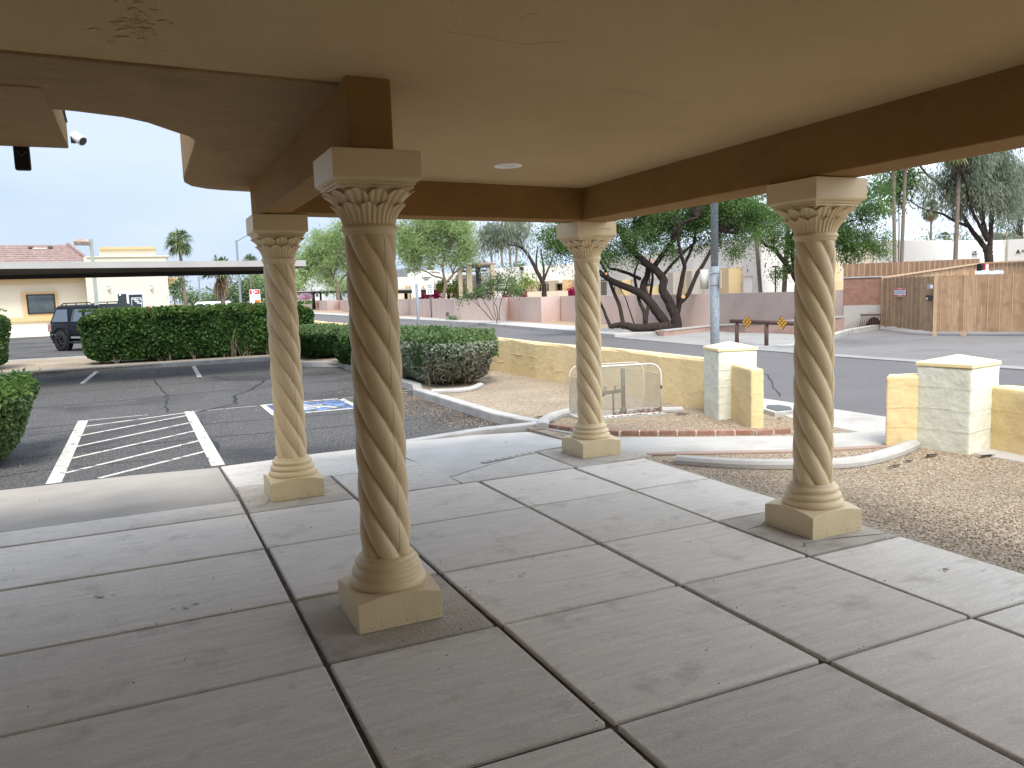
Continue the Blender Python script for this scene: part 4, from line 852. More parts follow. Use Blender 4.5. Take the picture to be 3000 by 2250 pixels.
t, p = signpost('sign_post', 1226, 950, 24.6, -.1, 1.98, .042, 'galv', 'grey post carrying a sign seen from behind, on the near side of the street', 'sign')
f, r_ = face(1221, 850); c = np.array([*p, 0])-f*.05
MB().hexa(*[[tuple(c+r_*a+np.array([0, 0, z])-f*d) for a, d in ((-.15, 0), (.12, 0), (.12, .006), (-.15, .006))] for z in (1.58, 1.97)]).build('sign_plate', 'sign_white', t, bevel=.002)
t, p = signpost('speed_limit_sign', 1264, 930, 57, -.1, 2.25, .03, 'brown_metal', 'white speed limit 25 sign on a thin post beside the pink wall', 'sign')
f, r_ = face(1262, 850); c = np.array([*p, 0])+f*.035-r_*.03
MB().hexa(*[[tuple(c+r_*a+np.array([0, 0, z])+f*d) for a, d in ((-.26, 0), (.26, 0), (.26, .01), (-.26, .01))] for z in (1.66, 2.36)]).build('sign_plate', 'sign_white', t)
for tx_, z, s_ in (('SPEED', 2.26, .15), ('LIMIT', 2.12, .15), ('25', 1.86, .38)): text(tx_, 'lettering', 'sign_black', t, c+np.array([0, 0, z])+f*.012, r_, (0, 0, 1), s_, .002, bold=.004)
# lease sign
t = thing('lease_sign', 'red and white for-lease sign standing just behind the hedge', 'sign', (*xy(747, 900, 34), 0)); c = np.array([*xy(747, 868, 34), 0]); f, r_ = face(747, 868)
def slab(t, nm, mt, c, r_, f, a0, a1, z0, z1, d0, d1): return MB().hexa(*[[tuple(c+r_*a+np.array([0, 0, z])+f*d) for a, d in ((a0, d0), (a1, d0), (a1, d1), (a0, d1))] for z in (z0, z1)]).build(nm, mt, t)
zt = 1.65+(879.5-848)/F*34; w_ = .215
slab(t, 'sign_board', 'sign_white', c, r_, f, -w_, w_, zt-.62, zt, 0, .03)
slab(t, 'red_panel', 'sign_red', c, r_, f, -w_+.012, w_-.012, zt-.20, zt-.018, .03, .033); slab(t, 'orange_panel', 'orange_flower', c, r_, f, -.02, w_-.012, zt-.58, zt-.43, .03, .033)
text('De', 'lettering', 'sign_white', t, c+np.array([0, 0, zt-.108])+f*.035, r_, (0, 0, 1), .2, .001, bold=.008)
for s_, z in (('AVAILABLE', zt-.265), ('FOR LEASE', zt-.345)): text(s_, 'lettering', 'sign_blue', t, c+np.array([0, 0, z])+f*.032, r_, (0, 0, 1), .078, .001, bold=.0015)
for a in (-w_+.02, w_-.05): slab(t, 'post', 'white_plain', c, r_, f, a, a+.03, -.1, zt-.6, 0, .03)
# street lamps
def streetlamp(px, py0, py1, dep, arm, label):
    p = xy(px, py1, dep); zt = 1.65+(870-py0+(1163-px)*.0)/F*dep; hz = 854.6+(1500-px)*.0337; zt = EYE+(hz-py0)/F*dep
    t = thing('street_lamp', label, 'street lamp', (*p, 0), 'distant grey street lamps'); MB().tube([(*p, -.1), (*p, zt)], [.11, .07], 10).build('post', 'galv', t)
    if arm:
        f, r_ = face(px, py0); P = [np.array([*p, zt-.1])+r_*a+np.array([0, 0, b]) for a, b in ((0, 0), (.5, .3), (1.1, .55), (1.9, .62))]
        MB().tube(P, .04, 8).build('arm', 'galv', t); MB().tube([P[-1], P[-1]+r_*.5], [.05, .1], 8).build('lamp_head', 'galv', t)
streetlamp(705, 706, 880, 60, 1, 'grey street lamp with curved arm rising left of the second column')
streetlamp(587, 812, 880, 95, 0, 'thin distant grey pole standing between the two palms')
# lot lamp
dep = 30.5; p = xy(285, 905, dep); t = thing('lot_lamp', 'greenish square parking lot lamp post with rusty box head above the black car', 'street lamp', (*p, 0))
f, r_ = face(285, 800); zt = EYE+(896-704)/F*dep; hw = .072
o = MB(); c = np.array([*p, 0])
o.hexa([tuple(c+r_*a+f*b) for a, b in ((-hw, -hw), (hw, -hw), (hw, hw), (-hw, hw))], [tuple(c+r_*a*.95+f*b*.95+np.array([0, 0, zt])) for a, b in ((-hw, -hw), (hw, -hw), (hw, hw), (-hw, hw))]); o.build('post', 'green_pole', t)
o = MB(); q = c-r_*.07; zz = zt
o.add([tuple(q+r_*a+f*b+np.array([0, 0, z])) for a, b, z in ((0, -.17, zz-.22), (-.5, -.17, zz-.215), (-.5, .17, zz-.215), (0, .17, zz-.22), (0, -.2, zz-.10), (-.52, -.2, zz-.10), (-.52, .2, zz-.10), (0, .2, zz-.10), (0, -.12, zz-.0), (-.46, -.12, zz-.0), (-.46, .12, zz-.0), (0, .12, zz-.0))],
      [(3, 2, 1, 0), (0, 1, 5, 4), (1, 2, 6, 5), (2, 3, 7, 6), (3, 0, 4, 7), (4, 5, 9, 8), (5, 6, 10, 9), (6, 7, 11, 10), (7, 4, 8, 11), (8, 9, 10, 11)]); o.build('lamp_head', 'rust_lamp', t)
# black path lamp by the white building
dep = 33; p = xy(2272, 850, dep); t = thing('path_lamp', 'thin black lamp post in front of the white building corner', 'street lamp', (*p, 0)); zt = EYE+(829-782)/F*dep
MB().tube([(*p, 0), (*p, zt)], .03, 8).build('post', 'black_plain', t); MB().box(p[0]-.13, p[1]-.07, zt-.03, p[0]+.1, p[1]+.07, zt+.03).build('lamp_head', 'black_plain', t)
# ================================================================== carports
t = thing('carport', 'long flat pale carport roof spanning the lot in front of the hedge', 'carport', (0, 21, 0))
def czt(x, y): return 2.583-.0083*(x+2.44)-.007*(y-19)
cw = [(-12, 19), (3.60, 19), (3.60, 24.3), (-12, 24.3)]
MB().prism([(-12, 19), (3.60, 19), (3.60, 19.05), (-12, 19.05)], lambda x, y: czt(x, 19)-.135, lambda x, y: czt(x, 19)).build('fascia', 'carport_fascia', t)
MB().prism([(3.55, 19.05), (3.60, 19.05), (3.60, 23.0), (3.55, 23.0)], lambda x, y: czt(x, y)-.135, czt).build('fascia', 'carport_fascia', t)
MB().prism([(-12, 19.05), (3.55, 19.05), (3.55, 23.0), (-12, 23.0)], lambda x, y: czt(x, y)-.10, lambda x, y: czt(x, y)-.02).build('roof_sheet', 'carport_soffit', t)
bmz = MB(); bmz.box(-12, 22.0, 2.33, 3.45, 22.14, 2.43)
bmz.build('beam', 'dark_beam', t)
MB().box(3.40, 22.02, -.2, 3.52, 22.14, 2.3).build('post', 'dark_beam', t); MB().box(-10, 22.02, -.2, -9.88, 22.14, 2.3).build('post', 'dark_beam', t)
def far_carport(pxa, pya, pxb, pyb, depa, depb, th, posts, label):
    A_, B_ = at(pxa, pya, depa), at(pxb, pyb, depb); t = thing('far_carport', label, 'carport', (*((A_+B_)/2)[:2], 0), 'dark carports behind the pink wall'); d = B_[:2]-A_[:2]; d /= np.linalg.norm(d); nn = np.array([-d[1], d[0]])
    if nn@A_[:2] < 0: nn = -nn
    q = lambda P, k, z: (*(P[:2]+nn*k), P[2]+z)
    MB().hexa([q(A_, 0, -th), q(B_, 0, -th), q(B_, 5, -th-.1), q(A_, 5, -th-.1)], [q(A_, 0, 0), q(B_, 0, 0), q(B_, 5, -.1), q(A_, 5, -.1)]).build('canopy', 'dark_beam', t)
    MB().hexa([q(A_, -.1, 0), q(B_, -.1, 0), q(B_, 5, -.09), q(A_, 5, -.09)], [q(A_, -.1, .12), q(B_, -.1, .12), q(B_, 5, .05), q(A_, 5, .05)]).build('roof_sheet', 'grey_metal_roof', t)
    for k in posts: P = A_+(B_-A_)*k; x, y = P[:2]+nn*2.2; MB().box(x-.13, y-.13, -.1, x+.13, y+.13, P[2]-th).build('post', 'black_flat', t)
far_carport(855, 856, 1026, 851.5, 122, 116, .22, (.2, .32, .65, .9), 'dark carport in front of the white barn-style house')
far_carport(1120, 851, 1300, 848, 78, 72, .3, (.1, .38, .8), 'dark carport behind the speed limit sign')
far_carport(1306, 846.5, 1402, 846, 72, 70, .2, (.15, .7), 'dark carport between the palo verde trunk and the open pavilion')
# ================================================================== walls across the street
pwl = [(918.7, 903.5), (937, 902), (939, 907), (962, 910), (998, 907.6), (1024, 914), (1100, 919), (1168, 921), (1206, 921.3), (1213, 924), (1340, 937), (1478, 941), (1489, 938.3), (1590.7, 943.7), (1652, 939.2), (1657, 940.5), (2000, 963.5)]
P = [tuple(g(*q)[:2]) for q in pwl]; P = [tuple(g(850, 904.5)[:2])]+P
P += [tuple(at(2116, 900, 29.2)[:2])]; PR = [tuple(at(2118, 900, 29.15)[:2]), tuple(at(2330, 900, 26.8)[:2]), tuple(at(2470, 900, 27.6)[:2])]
tag(MB().wall(PR, .22, -.2, 1.335, side=1).build('street_wall', 'pink_wall_shaded'), 'length of pinkish stucco wall behind the diamond barrier, its shade painted in as mauve', 'wall')
o = MB().wall(P, .22, -.2, [1.33]*len(P), side=1); pw = o.build('street_wall', 'pink_wall', fix=True); tag(pw, 'long zigzagging pinkish stucco wall on the far side of the street', 'wall')
o = MB(); 
for (px, y0, y1) in ((1311, 916, 924),): 
    q = g(px, 931); 
P2 = [tuple(g(1931, 979)[:2]), tuple(g(2085, 968)[:2]), tuple(at(2200, 950, 27.2)[:2]), tuple(at(2330, 940, 26.0)[:2]), tuple(at(2474, 940, 25.2)[:2])]
o = MB().wall(P2, .25, -.2, [.10, .16, .27, .40, .50], side=1); pl_ = o.build('planter_curb', 'planter_face'); tag(pl_, 'low pinkish planter kerb climbing to the right in front of the pink wall', 'wall')
MB().wall([(p_[0], p_[1]) for p_ in P2], .27, [.101, .161, .271, .401, .501], [.15, .21, .32, .45, .55], side=1).build('coping', 'curb_concrete', pl_)
S('planter_soil', MB().prism([P2[0], P2[1], P2[2], P2[3], P2[4]]+[PR[2], PR[1], PR[0], P[-2], tuple(g(1900, 962)[:2])], -.2, lambda x, y: .06), 'dirt_ground')
# brick and concrete wall with the grate, fence
Lp, Mp = g(2583.6, 963, .0), g(2738.4, 981, .0); Rp = g(3000, 983.5, .0); Rp = Mp+(Rp-Mp)*1.6
pl = Pl(at(2471, 900, 27.3)[:2], Lp[:2]); uL = pl.L
bw = thing('brick_wall', 'red brick wall on a grey concrete base left of the wooden fence', 'wall', (*pl.A[:2], 0))
MB().pbox(pl, 0, uL, .80, 1.72, -.25, .0).build('brick_face', 'brick_wall', bw); MB().pbox(pl, -.0, uL, -.3, .80, -.28, .02).build('concrete_base', 'curb_concrete', bw)
MB().pbox(pl, -.02, uL+.02, 1.72, 1.765, -.27, .03).build('coping', 'curb_concrete', bw)
u0, u1, z0_, z1_ = pl.rect(2524, 921, 2581, 972)
gr = thing('drain_grate', 'rusty leaning bar grate over a dark arched opening beside the wooden fence', 'grate', pl.w(u0, 0, .1))
o = MB(); cu_ = (u0+u1)/2+.08; rr = (u1-u0)*.44
o.extr([pl.w(cu_+rr*math.cos(a), z0_+.02+(z1_-z0_)*.82*math.sin(a), .023) for a in np.linspace(0, math.pi, 16)], tuple(pl.n*.004)); o.build('opening', 'black_flat', gr)
o = MB(); o.tube([pl.w(u0-.03, z1_, .22), pl.w(u1, z1_-.0, .22)], .03, 8)
for k in range(11): u = u0+(u1-u0)*k/10; o.tube([pl.w(u+.0, z1_, .22), pl.w(u-.07, z0_-.1, .32)], .011, 6)
o.build('bars', 'brown_metal', gr)
def fence(A_, B_, zb0, zb1, zt0, zt1, label, posts=(), mt='fence_wood', bw_=.145, rail=None, pick=True, back=False, name='wood_fence'):
    pl = Pl(A_[:2], B_[:2]); t = thing(name, label, 'fence', (*pl.A[:2], 0), None)
    n = int(pl.L/bw_); o = MB(); o3 = MB()
    for k in range(n):
        u = (k+.5)/n*pl.L; s_ = u/pl.L; zb = zb0+(zb1-zb0)*s_; zt = zt0+(zt1-zt0)*s_; g_ = RNG.uniform(.002, .006); dz = RNG.uniform(-.012, .012)
        o.pbox(pl, u-bw_/2+g_, u+bw_/2-g_, zb+dz, zt+dz*.4, RNG.uniform(-.004, .004), .02)
        if pick and k % 2 == 0: o3.pbox(pl, u+bw_/2-.009, u+bw_/2+.009, zb+.02, zt+.05, .02, .031)
    o.build('boards', mt, t)
    if pick: o3.build('pickets', 'fence_post', t)
    if rail:
        q = MB(); 
        for dz in rail: q.hexa([pl.w(0, zt0+dz-.05, .046), pl.w(pl.L, zt1+dz-.05, .046), pl.w(pl.L, zt1+dz-.05, .09), pl.w(0, zt0+dz-.05, .09)], [pl.w(0, zt0+dz, .046), pl.w(pl.L, zt1+dz, .046), pl.w(pl.L, zt1+dz, .09), pl.w(0, zt0+dz, .09)])
        q.build('rail', 'fence_post', t)
    for u, zt in posts: MB().pbox(pl, u-.042, u+.042, -.15, zt, -.03, .06).build('post', 'fence_post', t)
    return t, pl
f1, pl1 = fence(Lp, Mp, .11, .09, 1.69, 1.69, 'brown wooden fence panel carrying the small red and white sign', posts=((.02, 1.72),))
f3, pl3 = fence(Mp, Rp, .10, .10, 1.69, 1.69, 'brown wooden sliding gate running out of frame at the right', posts=((.0, 1.78),), name='wood_gate')
u = pl3.uz(2821, 980)[0]; MB().pbox(pl3, u-.05, u+.07, -.02, .12, -.02, .06).build('roller', 'fence_post', f3)
fence(Lp-np.array([.05, 0, 0])+ray(2584, 900)*.15, at(2861, 800, 31), .3, .9, 1.70, 2.12, 'brown wooden fence with a sloping top rail rising behind the gate', posts=(), rail=(.03,), mt='fence_wood')
fence(at(2471, 800, 29.5), at(2868, 780, 32.5), 1.2, 1.2, 2.24, 2.35, 'dark brown wooden fence standing above the brick wall', mt='fence_wood_dark')
fence(at(2864, 780, 31), at(3100, 780, 29), .5, .5, 2.13, 2.15, 'brown wooden fence behind the gate at the right edge', rail=(.03,), pick=False)
q = pl1.rect(2625.5, 843.5, 2658, 869)
ns = thing('warning_sign', 'small red and white no trespassing sign on the wooden fence', 'sign', pl1.w(q[0], 1.4, .06))
MB().pbox(pl1, q[0], q[1], q[2], q[3], .048, .053).build('sign_plate', 'sign_white', ns)
hh = q[3]-q[2]; um = (q[0]+q[1])/2
MB().pbox(pl1, q[0]+.008, q[1]-.008, q[3]-hh*.22, q[3]-.008, .053, .055).build('red_band', 'sign_red', ns); MB().pbox(pl1, q[0]+.008, q[1]-.008, q[2]+.008, q[2]+hh*.2, .053, .055).build('red_band', 'sign_red', ns)
ud = tuple(pl1.u if (pl1.u@CR) > 0 else -pl1.u)
text('NO TRESPASSING', 'lettering', 'sign_white', ns, pl1.w(um, q[3]-hh*.125, .057), ud, (0, 0, 1), .042, .0008); text('PRIVATE PROPERTY', 'lettering', 'sign_white', ns, pl1.w(um, q[2]+hh*.11, .057), ud, (0, 0, 1), .037, .0008)
for k in range(3): MB().pbox(pl1, q[0]+.05, q[1]-.05, q[2]+hh*(.36+.14*k), q[2]+hh*(.41+.14*k), .053, .055).build('print_line', 'sign_blue', ns)
lb = thing('gate_lock', 'grey box and black lock with silver face on the gate post', 'lock', (*Mp[:2], 1.1))
for (a, b, c_, d_, m_, nm) in ((2733, 834, 2743, 845, 'sconce_grey', 'box'), (2728, 864.5, 2741, 881, 'black_plain', 'lock_case'), (2730, 870, 2737, 879, 'chrome', 'lock_face')):
    q = pl1.rect(a, b, c_, d_); MB().pbox(pl1, *q, .09, .17 if nm != 'lock_face' else .18).build(nm, m_, lb, bevel=.006)
# things stored behind the gate
dm('tarp_grey', (.36, .41, .47), (.28, .32, .38), 8, .5)
t = thing('tarp', 'silver tarpaulin spread over a load behind the wooden gate', 'tarp', tuple(at(2895, 798, 26)))
o = MB(); n = 14
o.grid(6, n, lambda i, j: tuple(at(2857+(j/(n-1))*(2940-2857), 796.5+(i-2.5)*.4+1.2*math.sin(j*1.1), 25.2+i*.5)+np.array([0, 0, .02*math.sin(i*2+j)+(.03 if 0 < i < 5 else -.12)])), closed=False); o.build('sheet', 'tarp_grey', t, smooth=True, fix=False)
t = thing('load_box', 'black box standing on the tarpaulin behind the gate', 'box', tuple(at(2874, 785, 27.6)))
a = at(2873.5, 793, 27.6); MB().box(a[0]-.08, a[1]-.08, a[2], a[0]+.10, a[1]+.10, a[2]+.24).build('case', 'black_plain', t)
t = thing('red_drum', 'small red and white drum standing beside the black box behind the gate', 'drum', tuple(at(2889, 785, 27.4)))
a = at(2889, 794, 27.4); MB().tube([a, a+np.array([0, 0, .255])], .075, 16).build('drum', 'sign_red', t); MB().tube([a+np.array([-.02, -.03, .02]), a+np.array([-.02, -.03, .22])], .05, 12).build('label_band', 'sign_white', t)
# ================================================================== white building across the street
WAp, WBp = at(1688, 800, 74.5), at(2230, 800, 37.6); pl = Pl(WAp[:2], WBp[:2])
wb = thing('white_building', 'long white stucco building with grey and buff piers behind the pink wall', 'building', (*((WAp+WBp)/2)[:2], 0))
zr = 3.93
RB = at(2290, 800, 40.5); RC = at(2470, 800, 48)
MB().prism([tuple(WAp[:2]), tuple(WBp[:2]), tuple(RB[:2]), (RB[0]+14, RB[1]+10), (WAp[0]+14, WAp[1]+6)], -.2, zr).build('wall', 'white_stucco', wb)
def feat(nm, mt, a, b, c_, d_, d0, d1, P_=pl, T=wb, zb=None):
    u0, u1, z0, z1 = P_.rect(a, b, c_, d_)
    if zb is not None: z0 = zb
    return MB().pbox(P_, u0, u1, z0, z1, d0, d1).build(nm, mt, T)
def win(a, b, c_, d_, P_=pl, T=wb, nx=2, nz=4, gl='window_glass', fm='black_plain'):
    u0, u1, z0, z1 = P_.rect(a, b, c_, d_); w_ = MB().pbox(P_, u0, u1, z0, z1, .005, .03).build('window', gl, T); q = MB(); th = .035
    if u1 < u0: u0, u1 = u1, u0
    for k in range(nx+1): u = u0+(u1-u0)*k/nx; q.pbox(P_, u-th/2, u+th/2, z0, z1, .03, .055)
    for k in range(nz+1): z = z0+(z1-z0)*k/nz; q.pbox(P_, u0, u1, z-th/2, z+th/2, .032, .057)
    q.build('frame', fm, w_)
feat('pier', 'buff_trim', 2143.5, 785, 2174, 862, .01, .7, zb=0); feat('pier', 'grey_trim', 2110, 789, 2117, 862, .01, .5, zb=0)
win(2122, 804.5, 2142, 854); feat('sill', 'white_stucco', 2117, 855, 2143, 862, .01, .1)
feat('pier', 'buff_trim', 2031, 791, 2045, 864, .01, .75, zb=0); feat('pier', 'grey_trim', 2045, 792, 2062, 864, .01, .7, zb=0)
win(2012, 810, 2031, 856); feat('pier', 'grey_trim', 1983, 798, 2000, 864, .01, .6, zb=0)
feat('door', 'white_plain', 2181, 811, 2203, 864, .005, .04, zb=0); feat('door_head', 'grey_trim', 2179, 808.5, 2205, 811, .005, .09)
win(1763, 820, 1777, 866); win(1801, 822, 1808, 866, nx=1); feat('pier', 'buff_trim', 1830, 820, 1850, 868, .01, .7, zb=0)
feat('pier', 'buff_trim', 1919, 838, 1931, 866, .01, .7, zb=0); win(1890, 812, 1905, 862); feat('parapet_band', 'white_stucco', 1690, 812, 2174, 814.5, .003, .04)
ud = pl.u if pl.u@CR > 0 else -pl.u
for s_, px, py, sz in (('9', 2191.5, 793.5, .22),): u, z = pl.uz(px, py); text(s_, 'lettering', 'dark_grey', wb, pl.w(u, z, .03), ud, (0, 0, 1), sz, .01)
pl2 = Pl(WBp[:2], RB[:2]); ud2 = pl2.u if pl2.u@CR > 0 else -pl2.u
u, z = pl2.uz(2241, 778.6); text('I', 'lettering', 'dark_grey', wb, pl2.w(u, z, .03), ud2, (0, 0, 1), .34, .01, bold=.01)
u, z = pl2.uz(2278, 820); MB().pbox(pl2, u-.02, u+.02, 0, z+.2, .001, .02).build('downpipe', 'grey_trim', wb)
# far wing
FA, FBp = at(1440, 800, 80), at(1700, 800, 77); plf = Pl(FA[:2], FBp[:2])
fw = thing('far_white_building', 'white flat-roofed building wing behind the dark leaning tree', 'building', (*((FA+FBp)/2)[:2], 0))
MB().prism([tuple(FA[:2]), tuple(at(1530, 800, 79)[:2]), tuple(at(1530, 800, 79)[:2]+np.array([3, 9])), tuple(FA[:2]+np.array([3, 9]))], -.2, 4.05).build('wall', 'white_stucco', fw)
MB().prism([tuple(at(1530, 800, 78.9)[:2]), tuple(FBp[:2]), tuple(FBp[:2]+np.array([3, 9])), tuple(at(1530, 800, 79)[:2]+np.array([3, 9]))], -.2, 4.12).build('wall', 'white_stucco', fw)
for a, c_, b in ((1549, 1569, 825), (1571, 1587, 825), (1598, 1613, 823.5), (1620, 1638, 822)): feat('pier', 'dull_tan', a, b, c_, 872, .05, 1.4, plf, fw, zb=0)
feat('block', 'tan_trim', 1661, 819.5, 1688, 872, .05, 1.6, plf, fw, zb=0); feat('lintel', 'dull_tan', 1549, 829, 1661, 832, .04, .9, plf, fw)
win(1646, 831.5, 1660, 868, plf, fw); feat('doorway', 'window_glass', 1589, 832, 1597, 868, .01, .04, plf, fw, zb=0); feat('doorway', 'window_glass', 1614, 834, 1620, 868, .01, .04, plf, fw, zb=0)
lw = thing('garden_wall', 'low cream garden wall between the pink wall and the far white wing', 'wall', (*at(1600, 860, 62)[:2], 0))
ql = Pl(at(1545, 860, 62)[:2], at(1660, 860, 60)[:2]); MB().pbox(ql, 0, ql.L, 0, 1.60, -.2, 0).build('wall', 'cream_stucco', lw)
t = thing('wall_lamp', 'small dark lantern high on the far white wing', 'wall lamp', plf.w(*plf.uz(1530, 787), .2)); u, z = plf.uz(1530.5, 787); MB().pbox(plf, u-.15, u+.15, z-.15, z+.15, .0, .5).build('lantern', 'black_plain', t)
for px, py in ((1616, 842), (1640.5, 841)):
    u, z = plf.uz(px, py); t = thing('wall_lamp', 'small dark lantern beside a doorway of the far white wing, the %s of two' % ('left' if px < 1620 else 'right'), 'wall lamp', plf.w(u, z, .2), 'lanterns by the far doorways'); MB().pbox(plf, u-.09, u+.09, z-.25, z+.22, .0, .3).build('lantern', 'black_plain', t)
# building at the right
R0, R1, R2 = at(2561, 750, 47), at(2954, 750, 53), at(3200, 750, 49); zr2 = 4.0
rb = thing('white_warehouse', 'long plain white building behind the wooden fence at the right', 'building', (*((R0+R1)/2)[:2], 0))
MB().prism([tuple(R0[:2]), tuple(R1[:2]), tuple(R1[:2]+np.array([5, 8])), tuple(R0[:2]+np.array([5, 8]))], -.2, lambda x, y: 3.93).build('wall', 'white_stucco', rb)
MB().prism([tuple(at(2953, 750, 52.6)[:2]), tuple(R2[:2]), tuple(R2[:2]+np.array([5, 8])), tuple(R1[:2]+np.array([5, 8]))], -.2, lambda x, y: 3.95).build('wall', 'white_stucco', rb)
MB().prism([tuple(at(2440, 750, 46)[:2]), tuple(at(2563, 750, 47.2)[:2]), tuple(at(2563, 750, 55)[:2]), tuple(at(2440, 750, 54)[:2])], -.2, 3.62).build('wall', 'cream_stucco', rb)
MB().prism([tuple(at(2425, 750, 43)[:2]), tuple(at(2458, 750, 43.3)[:2]), tuple(at(2458, 750, 46)[:2]), tuple(at(2425, 750, 46)[:2])], -.2, 2.5).build('block', 'buff_trim', rb)
MB().prism([tuple(at(2425, 750, 38)[:2]), tuple(at(2470, 750, 38.3)[:2]), tuple(at(2470, 750, 40)[:2]), tuple(at(2425, 750, 40)[:2])], -.2, 1.62).build('low_wall', 'buff_trim', rb)
plr = Pl(at(2953, 750, 52.6)[:2], R2[:2]); ud = plr.u if plr.u@CR > 0 else -plr.u
u, z = plr.uz(2983, 738); text('A', 'lettering', 'sign_black', rb, plr.w(u, z, .03), ud, (0, 0, 1), .36, .01, bold=.008); u, z = plr.uz(2993, 735); text('ACT', 'lettering', 'sign_black', rb, plr.w(u, z, .03), ud, (0, 0, 1), .17, .01, align='LEFT', bold=.004)
plr0 = Pl(R0[:2], R1[:2]); ut = thing('utility_box', 'small grey electrical boxes on the white building beside the dark tree trunk', 'utility box', plr0.w(*plr0.uz(2853, 738), .1))
for a, b, c_, d_, m_ in ((2848, 734, 2857, 743, 'sconce_grey'), (2850, 736, 2854, 740, 'black_plain'), (2847, 743.5, 2853, 746, 'black_plain'), (2856, 743.5, 2862, 745, 'dark_grey')):
    q = plr0.rect(a, b, c_, d_); MB().pbox(plr0, *q, .0, .12 if m_ == 'sconce_grey' else .16).build('box', m_, ut)
# adobe building with the curved parapet, pavilion
AA, AB = at(1160, 820, 83), at(1346, 820, 81.5); pa = Pl(AA[:2], AB[:2])
ad = thing('adobe_building', 'white adobe building with a curved parapet behind the dark carport', 'building', (*((AA+AB)/2)[:2], 0))
pts = [(1199, 880), (1199, 802), (1205, 800), (1212, 794), (1218, 790), (1235, 790.5), (1258, 800), (1272, 803), (1284, 809), (1291, 819), (1294, 835), (1294, 880)]
o = MB(); P = []
for px, py in pts: u, z = pa.uz(px, py); P.append(pa.w(u, max(z, -.2), .5))
o.extr(P, tuple(-pa.n*6)); o.build('parapet_wall', 'white_stucco', ad)
feat('wall', 'white_stucco', 1240, 801, 1346, 880, -3, -1, pa, ad, zb=0); feat('wall', 'white_stucco', 1160, 811, 1200, 880, -3, -.5, pa, ad, zb=0)
feat('low_wall', 'cream_stucco', 1160, 839, 1200, 880, .2, 1.2, pa, ad, zb=0)
for k, a in enumerate((1192, 1202, 1212, 1232, 1242, 1252)): feat('pier', ('tan_trim', 'buff_trim', 'cream_stucco')[k % 3], a, 837, a+6.5, 880, .51, .9, pa, ad, zb=0)
feat('roof_tiles', 'roof_tile', 1232, 795, 1262, 802, -3, -.9, pa, ad)
ud = pa.u if pa.u@CR > 0 else -pa.u
u, z = pa.uz(1254.5, 813.5); text('COMMON', 'lettering', 'dark_grey', ad, pa.w(u, z, .53), ud, (0, 0, 1), .21, .01, bold=.004); u, z = pa.uz(1253.5, 818); text('Care', 'lettering', 'dark_grey', ad, pa.w(u, z-.03, .53), ud, (0, 0, 1), .26, .01, bold=.006)
V0, V1 = at(1342, 820, 64.5), at(1450, 820, 65); pv = Pl(V0[:2], V1[:2])
pa2 = thing('pavilion', 'open pavilion with stucco columns and a small tiled roof behind the pink wall', 'pavilion', (*((V0+V1)/2)[:2], 0))
for a, c_, t_ in ((1342, 1353, 786), (1366, 1382, 780), (1436, 1448, 776)): feat('column', 'dull_tan', a, t_, c_, 870, 0, .45, pv, pa2, zb=0)
feat('column', 'dark_grey', 1405, 780, 1418, 835, -2.5, -2, pv, pa2, zb=0)
feat('beam', 'dark_grey', 1346, 781, 1436, 785.5, .05, .2, pv, pa2); feat('beam', 'dark_grey', 1346, 790, 1436, 793.5, -2.4, -2.1, pv, pa2)
feat('back_wall', 'grey_trim', 1350, 801, 1438, 835, -4, -3.8, pv, pa2, zb=0); feat('railing', 'dark_grey', 1350, 833.5, 1438, 836, .05, .15, pv, pa2)
u0, u1, z0, z1 = pv.rect(1384, 764, 1452, 776); m_ = (u0+u1)/2; w2 = abs(u1-u0)/2
o = MB(); A4 = [pv.w(m_-w2, z0, .4), pv.w(m_+w2, z0, .4), pv.w(m_+w2, z0, -3.2), pv.w(m_-w2, z0, -3.2)]; o.add(A4+[tuple(np.array(p)+[0, 0, .1]) for p in A4]+[pv.w(m_-.2, z1, -1.4), pv.w(m_+.2, z1, -1.4)], [(3, 2, 1, 0), (0, 1, 5, 4), (1, 2, 6, 5), (2, 3, 7, 6), (3, 0, 4, 7), (4, 5, 9, 8), (5, 6, 9), (6, 7, 8, 9), (7, 4, 8)]); o.build('roof', 'roof_tile', pa2)
# barn style house
H0_, H1_ = at(868, 820, 140), at(951, 820, 140); ph_ = Pl(H0_[:2], H1_[:2]); ho = thing('barn_house', 'white house with grey gable roof and shuttered windows behind the tree', 'house', (*((H0_+H1_)/2)[:2], 0))
o = MB(); P = []
for px, py in ((873, 890), (873, 807), (911.5, 783), (950, 806), (950, 890)): u, z = ph_.uz(px, py); P.append(ph_.w(u, max(z, -.2), 0))
o.extr(P, tuple(-ph_.n*12)); o.build('wall', 'siding', ho)
o = MB()
for (a, b) in (((866, 812), (911.5, 781)), ((911.5, 781), (957, 811))):
    ua, za = ph_.uz(*a); ub, zb = ph_.uz(*b); o.hexa([ph_.w(ua, za, .6), ph_.w(ub, zb, .6), ph_.w(ub, zb, -12.5), ph_.w(ua, za, -12.5)], [ph_.w(ua, za+.2, .6), ph_.w(ub, zb+.2, .6), ph_.w(ub, zb+.2, -12.5), ph_.w(ua, za+.2, -12.5)])
o.build('roof', 'shingle', ho)
for a, b, c_, d_ in ((887, 817, 898, 832), (929, 816.5, 939.5, 831)):
    win(a, b, c_, d_, ph_, ho, 2, 1, fm='white_plain')
    for x0, x1 in ((a-5.5, a-1), (c_+1, c_+5.5)): feat('shutter', 'sconce_grey', x0, b, x1, d_, .01, .06, ph_, ho)
for a in (925, 973-20): feat('window', 'window_glass', a, 858, a+8, 869, .01, .05, ph_, ho)
